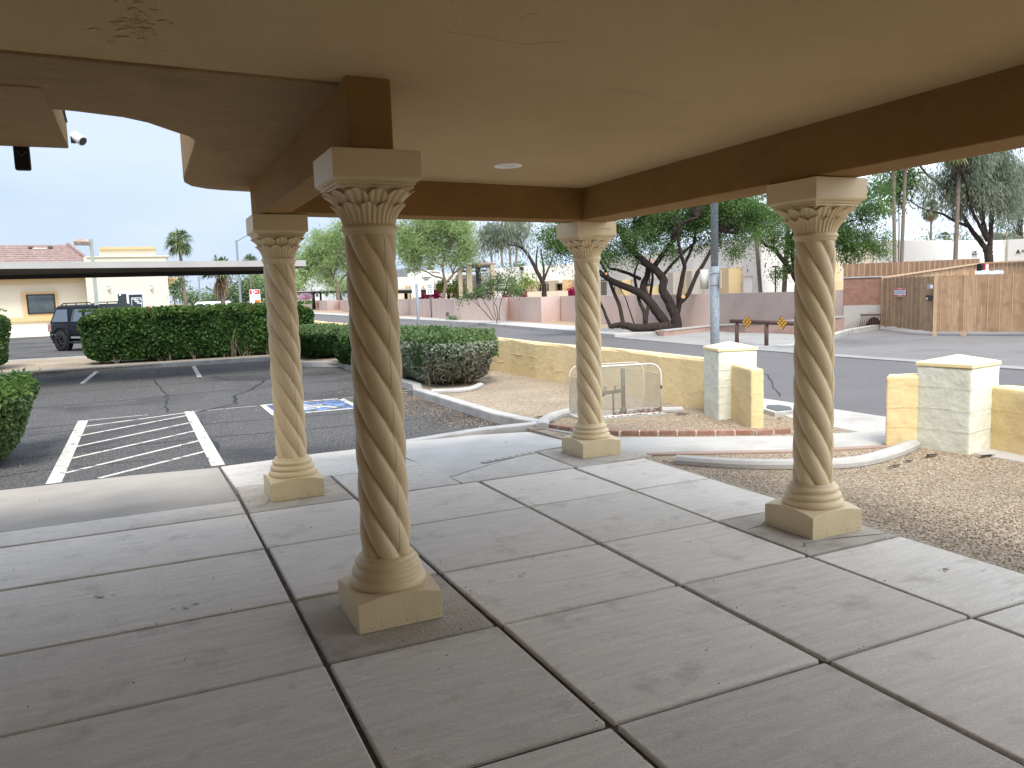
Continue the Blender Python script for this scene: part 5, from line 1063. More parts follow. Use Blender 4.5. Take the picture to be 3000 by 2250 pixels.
K0, K1 = at(1140, 800, 96), at(1206, 800, 96); pk = Pl(K0[:2], K1[:2]); hk = thing('grey_roof_house', 'house with a dark grey roof and solar panels left of the adobe building', 'house', (*((K0+K1)/2)[:2], 0))
feat('wall', 'barn_white', 1140, 809, 1200, 870, -6, 0, pk, hk, zb=0)
u0, z0 = pk.uz(1138, 811); u1, z1 = pk.uz(1206, 783); MB().add([pk.w(u0, z0, .5), pk.w(pk.uz(1200, 811)[0], z0, .5), pk.w(pk.uz(1192, 783)[0], z1, -6), pk.w(u0, z1, -6), pk.w(pk.uz(1200, 811)[0], z0, -12), pk.w(u0, z0, -12)], [(0, 1, 2, 3), (3, 2, 4, 5), (1, 4, 2)]).build('roof', 'shingle', hk, fix=False)
# ================================================================== building at the left
pb = Pl((-60, 57.2), (20, 57.2)); pdv = Pl((-60, 55.7), (20, 55.7))
lb_ = thing('cream_building', 'cream stucco office building with pinkish tile roof and a stepped entrance block', 'building', (-8, 57, 0))
feat('wall', 'cream_stucco', -500, 830, 262, 976, -12, 0, pb, lb_, zb=-.1)
feat('fascia', 'tan_trim', -500, 816, 260, 822, .0, .9, pb, lb_); feat('soffit', 'buff_trim', -500, 822, 259, 832, -.1, .55, pb, lb_)
u0, _ = pb.uz(-500, 800); u1, _ = pb.uz(300, 800); zE = pb.uz(100, 816)[1]; pr_ = Pl((-60, 64), (20, 64)); zR = pr_.uz(100, 718.5)[1]; ur = pr_.uz(199, 720)[0]; ue = pb.uz(316, 800)[0]
nr = 15; o = MB()
for k in range(nr):
    t0, t1 = k/nr, (k+1)/nr; ya = 1.1-(1.1+6.8)*t0; yb = 1.1-(1.1+6.8)*t1; za = zE+(zR-zE)*t0; zb = zE+(zR-zE)*t1; ra_ = ue+(ur-ue)*t0; rb2 = ue+(ur-ue)*t1
    o.add([pb.w(u0-8, za+.10, ya), pb.w(ra_, za+.10, ya), pb.w(rb2, zb+.03, yb), pb.w(u0-8, zb+.03, yb), pb.w(u0-8, za-.02, ya), pb.w(ra_, za-.02, ya)], [(0, 1, 2, 3), (4, 5, 1, 0)])
o.add([pb.w(ue, zE, 1.1), pb.w(ue, zE, -14), pb.w(ur, zR, -6.8)], [(0, 1, 2)]); o.build('roof', 'roof_tile', lb_, fix=False)
rd = MB()
for k in range(nr): t0 = k/nr; rd.tube([pb.w(ue+(ur-ue)*t0, zE+(zR-zE)*t0+.12, 1.1-7.9*t0), pb.w(ue+(ur-ue)*(t0+.9/nr), zE+(zR-zE)*(t0+.9/nr)+.1, 1.1-7.9*(t0+.9/nr))], .11, 6)
rd.build('hip_tiles', 'roof_tile', lb_)
u, z = pb.uz(123, 733); tv = -.45-.0; yv = 1.1-7.9*((z-zE)/(zR-zE)); 
q = pb.w(u, z, 0); t0 = .86
for du in (-.55, .6): c = pb.w(pr_.uz(123, 733)[0]+60-60+du, zE+(zR-zE)*.86+.12, 1.1-7.9*.86); MB().box(c[0]-.13, c[1]-.2, c[2]-.04, c[0]+.13, c[1]+.15, c[2]+.07).build('roof_vent', 'dark_grey', lb_)
c = pb.w(pr_.uz(123, 733)[0], zE+(zR-zE)*.84+.12, 1.1-7.9*.84); MB().box(c[0]-.42, c[1]-.1, c[2]-.04, c[0]+.42, c[1]+.05, c[2]+.0).build('vent_flashing', 'white_plain', lb_)
feat('window_surround', 'tan_trim', 68, 854, 172, 941, .0, .12, pb, lb_); feat('sill_band', 'tan_trim', 30, 929, 172, 941.5, .0, .14, pb, lb_); feat('plinth_band', 'cream_stucco', -500, 960, 262, 980, 0, .4, pb, lb_, zb=-.1)
u0, u1, z0, z1 = pb.rect(80, 862, 163, 919); w_ = MB().pbox(pb, u0, u1, z0, z1, .12, .15).build('window', 'window_glass', lb_); q = MB(); th = .07
for a, b, c_, d_ in ((u0, u1, z0, z0+th), (u0, u1, z1-th, z1), (u0, u0+th, z0, z1), (u1-th, u1, z0, z1)): q.pbox(pb, a, b, c_, d_, .15, .19)
q.build('frame', 'black_plain', w_)
feat('entrance_block', 'cream_stucco', 255, 750.5, 495, 976, -9, 0, pdv, lb_, zb=-.1); feat('upper_tier', 'cream_stucco', 290, 727, 456, 752, -7, -.8, pdv, lb_); feat('tier_cap', 'tan_trim', 288, 721.5, 458, 728.5, -7.2, -.6, pdv, lb_); 
feat('block_cap', 'cream_stucco', 253, 749.5, 495.5, 753, -9, .08, pdv, lb_); feat('side_fascia', 'tan_trim', 497, 811, 523, 817, -5, -1, pdv, lb_); feat('side_soffit', 'buff_trim', 497, 817, 512, 826, -5, -1.2, pdv, lb_)
feat('meter', 'sconce_grey', 254, 834, 259, 847, .0, .2, pb, lb_)
# door
u0, u1, z0, z1 = pdv.rect(343.5, 856, 427.5, 970); z0 = -.05
dr = MB().pbox(pdv, u0, u1, z0, z1, .0, .05).build('door', 'alum_frame', lb_)
for a, c_, b in ((348.5, 374, 861), (381, 420, 863)): q = pdv.rect(a, b, c_, 960); MB().pbox(pdv, q[0], q[1], 0.05, q[3], .05, .06).build('glass', 'window_glass', dr)
u0, u1, z0, z1 = pdv.rect(385.5, 871, 415.5, 905); q = MB(); th = .03
for a, b, c_, d_ in ((u0, u1, z1-th, z1), (u0, u0+th, z0, z1), (u1-th, u1, z0, z1)): q.pbox(pdv, a, b, c_, d_, .06, .068)
q.build('sign_border', 'alum_frame', dr)
for s_, px, py in (('Tailored', 400, 876.3), ('Male', 402, 882.5), ('Plus', 408, 888)): u, z = pdv.uz(px, py); text(s_, 'lettering', 'sign_white', dr, pdv.w(u, z, .066), (1, 0, 0), (0, 0, 1), .155, .004, bold=.004)
q = pdv.rect(349, 862, 354, 866); MB().pbox(pdv, *q, .06, .065).build('notice', 'sign_white', dr)
for k, s_ in enumerate('393'): u, z = pdv.uz(493.5, 864+k*7.5); text(s_, 'house_number', 'sconce_grey', lb_, pdv.w(u-.05, z, .01), (1, 0, 0), (0, 0, 1), .16, .005)
for k, (px, py) in enumerate(((318, 842), (443.5, 841))):
    u, z = pdv.uz(px, py); c = pdv.w(u, z, .12); t = thing('wall_lantern', 'grey lantern on the cream entrance block, the one on the %s of the door' % ('left', 'right')[k], 'wall lamp', c, 'grey lanterns beside the office door')
    MB().lathe([(.0, c[2]+.26), (.03, c[2]+.2), (.10, c[2]+.10), (.10, c[2]+.08), (.02, c[2]+.07)], c[:2], 8).build('cap', 'sconce_grey', t)
    MB().lathe([(.075, c[2]+.08), (.065, c[2]-.12), (.0, c[2]-.13)], c[:2], 8).build('glass', 'alum_frame', t); MB().lathe([(.0, c[2]-.11), (.09, c[2]-.12), (.09, c[2]-.15), (.03, c[2]-.2), (0, c[2]-.22)], c[:2], 8).build('base', 'sconce_grey', t)
dm('tail_clear', (.42, .36, .34), (.30, .1, .09), 9, .25)
# ================================================================== black car
wp = g(192, 1027.7, -.07); hd = math.atan2(-.80, .60)
car = thing('parked_car', 'black sport utility vehicle parked behind the hedge', 'car', (0, 0, 0), None, 0, local=True)
lx, ly = .86*.94, -.86*.94; ch, sh = math.cos(hd), math.sin(hd); car.location = (wp[0]-(lx*ch-ly*sh), wp[1]-(lx*sh+ly*ch), -.07); car.rotation_euler = (0, 0, hd); car.scale = (.95, .95, .95)
def loft(st, mtn='car_paint', nm='body'):
    o = MB(); n = len(st); k = len(st[0][1])
    ring = []
    for x, pts in st:
        P = [(x+dx, -y, z) for y, z, dx in pts]+[(x+dx, y, z) for y, z, dx in pts[::-1]]; ring.append(P)
    K = len(ring[0]); o.grid(n, K, lambda i, j: ring[i][j]); o.f += [list(range(K)), list(range((n-1)*K, n*K))]; o.mi += [0, 0]; return o
def lower(x, w_, zb, belt, top_=None): return (x, [(w_*.86, zb, 0), (w_*.97, zb+.12, 0), (w_, .62, 0), (w_*.995, .92, 0), (w_*.965, belt-.03, 0), (w_*.90, belt, 0)])
bd = loft([lower(.0, .90, .50, 1.12), lower(.06, .96, .42, 1.15), lower(.5, .99, .42, 1.16), lower(1.6, 1.0, .40, 1.15), lower(3.0, 1.0, .40, 1.13), lower(3.9, .99, .42, 1.13), lower(4.7, .96, .42, 1.08), lower(5.1, .90, .45, 1.0), lower(5.2, .80, .5, .9)])
bd.build('body', 'car_paint', car, smooth=True, bevel=.02)
def cab(x, s0, w1=.79, zt=1.86): return (x, [(.925, 1.10, 0), (.90, 1.2, s0*.12), (w1+.03, zt-.12, s0*.84), (w1-.03, zt-.03, s0*.95), (w1-.16, zt+.02, s0)])
loft([cab(.03, .42), cab(.06, .46), cab(1.2, .1), cab(2.4, 0), cab(3.0, -.15), cab(3.85, -.95), cab(3.9, -.95)]).build('cabin', 'car_paint', car, smooth=True, bevel=.02)
for s_ in (-1, 1):
    def wq(x0, x1, x2, x3, za=1.20, zb=1.70):
        yy = lambda z: (.925+(.82-.925)*(z-1.10)/(1.74-1.10)+.012)*s_
        return MB().extr([(x0, yy(za), za), (x1, yy(za), za), (x2, yy(zb), zb), (x3, yy(zb), zb)], (0, s_*.006, 0))
    for q in ((.22, 1.30, 1.20, .50), (1.50, 2.22, 2.16, 1.62), (2.36, 3.30, 2.98, 2.40)): wq(*q).build('window', 'car_glass', car)
    for q in ((1.56, 1.60, 1.70, 1.66),): wq(*q).build('window_bar', 'black_plain', car)
    rr = MB(); rr.tube([(.62, s_*.70, 1.88), (.80, s_*.70, 1.95), (2.5, s_*.70, 1.95), (2.66, s_*.70, 1.87)], .022, 8)
    for x in (.95, 1.6, 2.3): rr.tube([(x, s_*.70, 1.86), (x, s_*.70, 1.95)], .022, 6)
    rr.build('roof_rail', 'black_plain', car)
    MB().box(1.55, s_*1.0, .52, 3.25, s_*1.012, .60).build('side_trim', 'chrome', car); MB().box(.08, s_*.97, .66, .62, s_*1.0, .69).build('side_trim', 'chrome', car)
    MB().tube([(1.45, s_*1.02, .36), (3.4, s_*1.02, .36)], .045, 8).build('running_board', 'black_plain', car)
    MB().box(-.01, s_*.80, .80, .20, s_*.985, 1.12).build('tail_light', 'tail_clear', car, bevel=.02)
    for x in (1.62, 2.5): MB().box(x, s_*.99, 1.0, x+.17, s_*1.02, 1.03).build('door_handle', 'black_plain', car, bevel=.005)
    for x in (1.45, 2.30, 3.35): MB().box(x, s_*.985, .5, x+.008, s_*1.004, 1.13).build('door_seam', 'black_flat', car)
    for x in (.86, 3.95):
        o = MB(); o.tube([(x+.53*math.cos(a), s_*.985, .44+.53*math.sin(a)) for a in np.linspace(-.25, math.pi+.25, 22)], .035, 8); o.build('wheel_arch', 'car_paint', car, smooth=True)
        MB().tube([(x, s_*.80, .43), (x, s_*.992, .43)], .505, 28).build('wheel_well', 'black_flat', car)
        wh = MB(); prof = [(.23, -.135), (.36, -.14), (.402, -.11), (.41, 0), (.402, .11), (.36, .14), (.23, .135)]
        wh.grid(7, 36, lambda i, j: (x+prof[i][0]*math.cos(6.2832*j/36), s_*.90+prof[i][1], .41+prof[i][0]*math.sin(6.2832*j/36))); wt = wh.build('wheel', 'tyre', car, smooth=True)
        rm = MB(); rm.tube([(x, s_*.93, .41), (x, s_*1.0, .41)], .245, 28); rm.build('rim_well', 'black_plain', wt)
        rm = MB()
        for k in range(6):
            a = 6.2832*k/6+.2
            for da in (-.14, .14): rm.tube([(x+.05*math.cos(a), s_*1.015, .41+.05*math.sin(a)), (x+.245*math.cos(a+da), s_*1.02, .41+.245*math.sin(a+da))], [.026, .016], 6)
        rm.tube([(x+.25*math.cos(a), s_*1.015, .41+.25*math.sin(a)) for a in np.linspace(0, 6.2832, 30)], .013, 6); rm.tube([(x, s_*1.0, .41), (x, s_*1.03, .41)], .05, 12); rm.build('rim', 'rim', wt, smooth=True)
MB().box(-.06, -.85, .42, .04, .85, .68).build('bumper', 'car_paint', car, bevel=.03)

c2 = copy_tree(car); c2.name = 'parked_car.001'; q = xy(676, 880, 72); c2.location = (q[0], q[1], -.1); c2.rotation_euler = (0, 0, 2.6)
c2['label'] = 'white vehicle just showing above the hedge beside the short palm trunk'; c2['group'] = 'parked vehicles'; car['group'] = 'parked vehicles'
for ch in c2.children:
    if ch.name.startswith(('body', 'cabin', 'bumper')): ch.material_slots[0].link = 'OBJECT'; ch.material_slots[0].material = M['white_plain']
# ================================================================== hedges and bushes
def rbox_pts(n, hx, hy, h, bot, rnd=.28, inner=0., wob=.05, topfrac=None):
    d = RNG.normal(size=(n, 3)); d /= np.linalg.norm(d, axis=1)[:, None]
    p = np.sign(d)*np.abs(d)**rnd; p /= np.max(np.abs(p), axis=1)[:, None]**.85
    # area-ish weighting: spread uniformly over box faces
    f = RNG.random(n); A = [hy*h, hx*h, hx*hy*1.3]; tot = 2*A[0]+2*A[1]+A[2]
    u, v = RNG.uniform(-1, 1, n), RNG.uniform(-1, 1, n); c = np.cumsum(np.array([A[0], A[0], A[1], A[1], A[2]])/tot); k = np.searchsorted(c, f)
    q = np.zeros((n, 3)); nm = np.zeros((n, 3))
    for i, (ax, s) in enumerate(((0, 1), (0, -1), (1, 1), (1, -1), (2, 1))):
        m_ = k == i; o_ = [a for a in (0, 1, 2) if a != ax]; q[m_, ax] = s; q[m_, o_[0]] = u[m_]; q[m_, o_[1]] = v[m_]; nm[m_, ax] = s
    nn = (np.abs(q)**6).sum(1)**(1/6); q = q/nn[:, None]*1.0
    t = (q[:, 2]+1)/2; s = bot+(1-bot)*np.clip(t, 0, 1)**.55
    P = np.stack([q[:, 0]*hx*s, q[:, 1]*hy*s, t*h], 1)
    w_ = wob*(np.sin(P[:, 0]*4.1+P[:, 2]*3)+np.sin(P[:, 1]*5.3+P[:, 0]*2.2+1)+np.sin(P[:, 2]*6+P[:, 1]*3))*.5
    depth = RNG.random(n)**1.6*inner
    P = P+nm*(w_-depth)[:, None]
    return P, nm, t
def bush(name, label, cat, c, hx, hy, h, bot, mts, leaf, n, group=None, inner=.14, wob=.05, top=None, core=True, flowers=(), stems=0, z0=0., coremat=None):
    t = thing(name, label, cat, (c[0], c[1], 0), group)
    P, nm, tt = rbox_pts(n, hx, hy, h, bot, inner=inner, wob=wob); mi = np.zeros(n, int)
    if len(mts) > 1: mi[(tt > .86)] = 1
    if len(mts) > 2: mi[(RNG.random(n) < .42) & (nm[:, 1] < 0) & (tt < .8) & (np.sin(P[:, 0]*5+.4)+np.sin(P[:, 2]*6) > .1)] = 2
    leaves_mesh('leaves', P+np.array([c[0], c[1], z0]), leaf, mts, t, 1.5, normal=nm, nbias=.35, mi=mi)
    if top:
        k = int(top); a = RNG.uniform(-1, 1, k)*hx*.97; b = RNG.uniform(-1, 1, k)*hy*.97; Q = []; 
        for i in range(k):
            hh = RNG.uniform(.015, .09)
            for j in range(4): Q.append((c[0]+a[i]+RNG.normal()*.012, c[1]+b[i]+RNG.normal()*.012, z0+h+hh*(j+.4)/4))
        leaves_mesh('new_shoots', Q, leaf*.9, mts[1] if len(mts) > 1 else mts[0], t, 1.6)
    if core:
        o = MB(); rings = 9; kk = 28
        def fn(i, j):
            tz = i/(rings-1); s = (bot+(1-bot)*tz**.55)*(.86 if 0 < i < rings-1 else .5); a = 2*math.pi*j/kk; cx, sx = math.cos(a), math.sin(a); r = (abs(cx)**6+abs(sx)**6)**(-1/6)
            return (c[0]+cx*r*hx*s, c[1]+sx*r*hy*s, z0+h*(.03+.90*tz))
        o.grid(rings, kk, fn); o.f.append([j+(rings-1)*kk for j in range(kk)]); o.mi.append(0); o.build('inner_growth', coremat or mts[0], t)
    for m_, cnt, sz in flowers:
        Q = []
        for _ in range(cnt):
            i = RNG.integers(0, n)
            while tt[i] < .8: i = RNG.integers(0, n)
            for _ in range(10): Q.append(P[i]+nm[i]*.03+RNG.normal(size=3)*.05+np.array([c[0], c[1], z0]))
        leaves_mesh('flowers', Q, sz, m_, t, 1.2)
    if stems:
        o = MB()
        for _ in range(stems):
            x = c[0]+RNG.uniform(-.8, .85)*hx*bot; y = c[1]-hy*bot*RNG.uniform(.8, 1.02); p = np.array([x, y, z0-.05]); d = np.array([RNG.normal()*.5, -.15, 1.])
            for b in range(RNG.integers(2, 5)):
                q = [p, p+d*np.array([RNG.normal()*.6, RNG.uniform(-.3, .4), RNG.uniform(.2, .4)*h]), p+d*np.array([RNG.normal()*1.0, -.2, RNG.uniform(.4, .75)*h])]; q[2][1] = min(q[2][1], y-.0); o.tube(q, [.012, .008, .004], 5)
        o.build('stems', 'bark_light', t)
    return t
bush('hedge', 'long clipped dark green flowering hedge at the back of the parking lot', 'hedge', (1.72, 25.75), 3.3, .78, 1.50, .93, ['hedge', 'hedge_top'], .070, 38000, inner=.2, wob=.055, top=420, flowers=(('magenta', 12, .05),), stems=26)
bush('hedge', 'dark green hedge cut off by the left edge beyond the lot curb', 'hedge', (-5.55, 26.1), 2.25, .9, 1.58, .9, ['hedge', 'hedge_top'], .06, 17000, inner=.16, top=120, stems=8)
bush('bush', 'nearest clipped green bush cut off by the left edge beside the striped bay', 'bush', (-2.25, 10.75), 1.13, .95, .93, .55, ['bush_green', 'hedge_top', 'twig'], .042, 26000, inner=.13, top=200, z0=-.1, coremat='hedge')
bush('bush', 'low clipped green bush behind the lot curb, furthest of the row along the yellow wall', 'bush', (4.75, 23.7), .95, 2.2, .80, .62, ['hedge', 'bush_green'], .05, 20000, 'clipped bushes along the yellow wall', top=160, stems=5)
bush('bush', 'clipped dark green bush half hidden behind the nearest twisted column', 'bush', (4.98, 19.3), .78, 1.65, .90, .62, ['hedge', 'bush_green'], .045, 14000, 'clipped bushes along the yellow wall', top=160, z0=-.02)
b_ = bush('bush', 'rounded grey-green clipped bush with dry twiggy front at the corner of the gravel', 'bush', (5.18, 15.2), .86, 2.35, .93, .58, ['bush_grey', 'bush_green', 'twig'], .036, 46000, 'clipped bushes along the yellow wall', inner=.26, wob=.10, top=420, coremat='hedge')
o = MB()
for _ in range(240):
    a = np.array([RNG.uniform(4.5, 5.75), 13.1+RNG.uniform(-.02, .5), RNG.uniform(.08, .75)]); a[1] -= .30*(a[2]/.93)**.6-.22
    P_ = [a]; d = RNG.normal(size=3); d[1] = -abs(d[1])*.3; d /= np.linalg.norm(d)
    for k in range(3): d = d+RNG.normal(size=3)*.5; d /= np.linalg.norm(d); P_.append(P_[-1]+d*.07)
    o.tube(P_, [.0045, .004, .003, .002], 4)
o.build('dry_twigs', 'bark_light', b_)
# ================================================================== trees
def tree(name, label, dep, limbs, crown, mt, leaf, per=60, cr=.35, bark='bark', droop=.3, twigs=1., group=None, cat='tree', elong=2.6, shell=.25, base=None, dscale=.8, trunkz=0.):
    bx = limbs[0][0][0] if limbs else (crown[0][0], crown[0][1]+crown[0][3])
    p0 = at(bx[0], bx[1], dep); t = thing(name, label, cat, (p0[0], p0[1], 0), group)
    o = MB(); ends = []; k_ = dep/F
    for li, (pts, r0, r1) in enumerate(limbs):
        n = len(pts); dz = RNG.uniform(-1, 1)*(0 if li == 0 else 1); P = []
        for i, q in enumerate(pts):
            dd = q[2] if len(q) > 2 else dz*(i/(n-1))**1.2*abs(pts[-1][1]-pts[0][1])*k_*.55
            P.append(at(q[0], q[1], dep+dd))
        if li == 0 and trunkz is not None: P = [np.array([P[0][0], P[0][1], trunkz-.1])]+P; 
        R = [r0*k_*(1-(i/(len(P)-1)))+r1*k_*(i/(len(P)-1)) for i in range(len(P))]
        # smooth
        Q, RR = [], []
        for i in range(len(P)-1):
            a0, a1, a2, a3 = P[max(i-1, 0)], P[i], P[i+1], P[min(i+2, len(P)-1)]
            for j in range(4):
                s = j/4; Q.append(.5*((2*a1)+(-a0+a2)*s+(2*a0-5*a1+4*a2-a3)*s*s+(-a0+3*a1-3*a2+a3)*s**3)+RNG.normal(size=3)*R[i]*.05); RR.append((R[i]*(1-s)+R[i+1]*s)*RNG.uniform(.96, 1.05))
        Q.append(P[-1]); RR.append(R[-1]); o.tube(Q, RR, 10 if r0 > 3 else 6); ends.append((P[-1], R[-1])); ends.append((P[len(P)//2], R[len(P)//2]*.6))
    LP, LD = [], []; tw = MB(); ntw = 0
    for b in crown:
        px, py, rx, ry = b[:4]; dn = b[4] if len(b) > 4 else 1.; dd = b[5] if len(b) > 5 else 0.
        c = at(px, py, dep+dd); r = (rx*k_, rx*k_*dscale, ry*k_); vol = rx*ry*k_*k_*math.pi
        ncl = max(5, int(vol/(cr*cr)*.9*dn)); P, cc, idx = ell_clumps(c, r, ncl, per, cr, shell)
        P[:, 2] -= np.abs(RNG.normal(size=len(P)))*droop*cr
        LP.append(P); dv_ = P-cc[idx]; dv_[:, 2] -= droop*cr; LD.append(dv_/(np.linalg.norm(dv_, axis=1)[:, None]+1e-6))
        if limbs and twigs:
            for q in cc[::max(1, int(2/twigs))]:
                e, er = min(ends, key=lambda z: np.linalg.norm(z[0]-q))
                if np.linalg.norm(e-q) < max(r)*2.6:
                    m_ = (e+q)/2+RNG.normal(size=3)*cr*.3+np.array([0, 0, cr*.3]); tw.tube([e, m_, q], [max(er*.5, .012), .012, .004], 5)
    if limbs: o.build('trunk', bark, t, smooth=True)
    if tw.v: tw.build('twigs', bark, t)
    if LP: leaves_mesh('crown', np.vstack(LP), leaf, mt, t, elong, dirs=np.vstack(LD), droop=droop*.3)
    return t
# palo verdes
tree('palo_verde_tree', 'feathery green palo verde tree left of the nearest column, behind the pink wall', 114,
     [([(991, 874), (989, 850), (988, 840)], 6, 5.5), ([(988, 842), (976.6, 813), (966, 793), (940, 785), (915, 775)], 4.5, 1), ([(988, 842), (995, 831), (1005, 813), (1020, 800), (1040, 780)], 5, 1.5), ([(976, 813), (985, 780), (990, 740)], 3, 1), ([(966, 793), (950, 760), (930, 720)], 2, .8)],
     [(900, 765, 36, 34), (940, 725, 40, 42), (985, 705, 38, 42), (920, 795, 34, 24, .8), (975, 765, 42, 32), (1030, 720, 45, 50), (1040, 775, 35, 30, .7), (885, 800, 14, 18, .5), (960, 830, 22, 22, .35), (1000, 670, 20, 18, .6)], 'paloverde', .095, 150, .68, 'bark_light', elong=6, droop=-.3)
tree('palo_verde_tree', 'wide feathery palo verde tree with spreading limbs behind the speed limit sign', 64,
     [([(1300, 874), (1303, 850), (1306, 828)], 5.5, 5), ([(1305, 830), (1295, 815), (1272, 809), (1258, 800), (1240, 792), (1222, 790)], 3.6, 1.2), ([(1305, 830), (1299, 803), (1295, 781), (1277, 767), (1256, 754), (1235, 735)], 4, 1), ([(1306, 826), (1313, 821), (1328, 803), (1340, 792), (1352, 782), (1368, 775)], 3.8, 1.2), ([(1327, 803), (1322, 785), (1316, 774), (1318, 750)], 2.6, .9), ([(1327, 800), (1338, 775), (1350, 765)], 2, .8), ([(1295, 781), (1302, 755), (1312, 735)], 2.4, .9), ([(1277, 767), (1262, 720), (1232, 680)], 1.6, .6)],
     [(1225, 695, 55, 42), (1285, 672, 65, 36), (1345, 690, 55, 45), (1196, 745, 36, 38), (1372, 736, 32, 34), (1265, 735, 60, 34), (1335, 752, 46, 28), (1220, 782, 30, 18, .8), (1180, 690, 25, 45, .7), (1240, 640, 60, 25, .8), (1320, 640, 70, 25, .8)], 'paloverde', .055, 150, .40, 'bark_light', elong=6, droop=-.2)
tree('willow_tree', 'dark leaning tree with forked trunk and drooping grey-green foliage left of the mesh cage column', 53,
     [([(1595, 872), (1594, 850), (1592, 828)], 8, 7), ([(1592, 830), (1575, 799), (1557, 763), (1534, 731), (1511, 720), (1490, 718), (1471, 715)], 6.5, 1.5), ([(1534, 731), (1522, 722), (1498, 706), (1471, 684), (1450, 668), (1430, 652)], 4.5, 1.5), ([(1545, 742), (1532, 724), (1520, 690), (1516, 670)], 2.5, 1), ([(1580, 805), (1572, 785), (1572, 747), (1576, 725)], 3.8, 2), ([(1592, 825), (1593, 792), (1588, 754), (1584, 730)], 3.8, 2), ([(1594, 820), (1600, 803), (1613, 772), (1618, 755)], 3.5, 2), ([(1471, 684), (1470, 660), (1472, 640)], 2, 1)],
     [(1445, 665, 45, 26), (1495, 665, 42, 26), (1415, 690, 26, 24, .6), (1470, 700, 30, 20, .5), (1535, 660, 35, 25, .6), (1520, 690, 16, 28, .4)], 'eucalypt', .05, 110, .34, 'bark', droop=1.5, elong=6)
# the big mesquite
tree('mesquite_tree', 'big dark mesquite tree with crossing trunks and one trunk lying on the ground', 29.6,
     [([(1982, 958), (1979, 926), (1968, 904), (1953, 872), (1941, 845), (1944, 823), (1926, 796), (1899, 776), (1872, 752), (1850, 727), (1827, 700), (1815, 668)], 17, 7),
      ([(1957, 958, .2), (1935, 926, .25), (1908, 890, .3), (1881, 863, .35), (1845, 845, .4), (1808, 830, .4), (1781, 816, .3), (1758, 799, .2), (1733, 783, .1)], 15, 6),
      ([(1892, 868, .35), (1884, 836, .5), (1897, 808, .4), (1899, 784, .2)], 11, 8), ([(1917, 781, .1), (1935, 754, -.2), (1957, 723, -.4), (1976, 698, -.6), (1984, 676, -.8), (2003, 652, -1), (2043, 637, -1.2)], 8, 4),
      ([(1857, 720), (1863, 697), (1858, 650), (1862, 600)], 6, 3), ([(1877, 818, .4), (1845, 803, .6), (1808, 790, .8), (1782, 783, 1), (1761, 742, 1.2), (1750, 710, 1.3)], 5.5, 3),
      ([(1984, 915), (1990, 886), (1990, 859), (1999, 815), (2005, 778), (1996, 749), (1987, 700), (1990, 660)], 9, 3.5), ([(2005, 778), (2012, 760), (2025, 732), (2035, 700), (2040, 660)], 5, 2.5),
      ([(1988, 890), (2007, 872), (2022, 850), (2043, 801), (2062, 772), (2090, 720), (2110, 680)], 7.5, 4), ([(1944, 806), (1971, 772), (2007, 736), (2040, 705)], 5, 3),
      ([(1972, 957, .1), (1944, 960, 0), (1917, 959, 0), (1881, 961, 0), (1853, 959, .1), (1826, 953, .2), (1808, 953, .3), (1784, 957, .4)], 17, 7),
      ([(1890, 952, 0), (1888, 917, .2), (1873, 881, .5), (1863, 836, .9), (1859, 801, 1.2), (1872, 765, 1.4)], 7, 2.5), ([(1891, 945, 0), (1899, 899, .3), (1908, 845, .8), (1912, 808, 1), (1905, 770, 1.2)], 6, 3),
      ([(1826, 953, .2), (1816, 899, .5), (1801, 863, .7), (1787, 827, .9), (1776, 797, 1), (1760, 769, 1.1), (1745, 735, 1.2)], 6.5, 3), ([(1787, 955, .4), (1772, 917, .6), (1758, 885, .8), (1740, 850, 1)], 5, 3),
      ([(1860, 955, .1), (1841, 899, .6), (1832, 872, .9), (1815, 843, 1.1)], 2.5, 1.2), ([(1815, 672), (1790, 640), (1770, 620)], 5, 3)],
     [(1855, 685, 70, 38), (1930, 655, 75, 42), (2010, 640, 75, 45, 1.2), (2085, 625, 75, 48, 1.2), (2160, 615, 70, 48, 1.2), (2060, 700, 55, 26, .6), (1785, 735, 40, 40, .8), (1850, 745, 45, 28, .6), (2195, 670, 62, 40, .9), (2240, 630, 50, 45), (1700, 720, 55, 45, .9), (1640, 690, 55, 45, 1.1), (1625, 745, 38, 26, .6), (2120, 700, 45, 30, .4), (1950, 720, 50, 40, .5), (1770, 660, 60, 40), (1720, 790, 26, 20, .35), (1900, 590, 120, 40), (2060, 570, 120, 40), (2150, 735, 25, 14, .25)],
     'mesquite', .036, 150, .20, 'bark', droop=.5, elong=2.6, dscale=1.0, twigs=1.2)
cw_ = bpy.data.objects[[o_.name for o_ in COL.objects if o_.name.startswith('mesquite_tree')][0]]
o = MB()
for px, py, r in ((2002, 869, 5.5), (1911, 764, 4), (1776, 802, 3.5)): p = at(px, py, 28.9 if px > 2000 else 29.3); d = -ray(px, py); d /= np.linalg.norm(d); o.tube([p+d*.06, p+d*.12], r*29/F, 14)
o.build('cut_end', 'cut_wood', cw_)
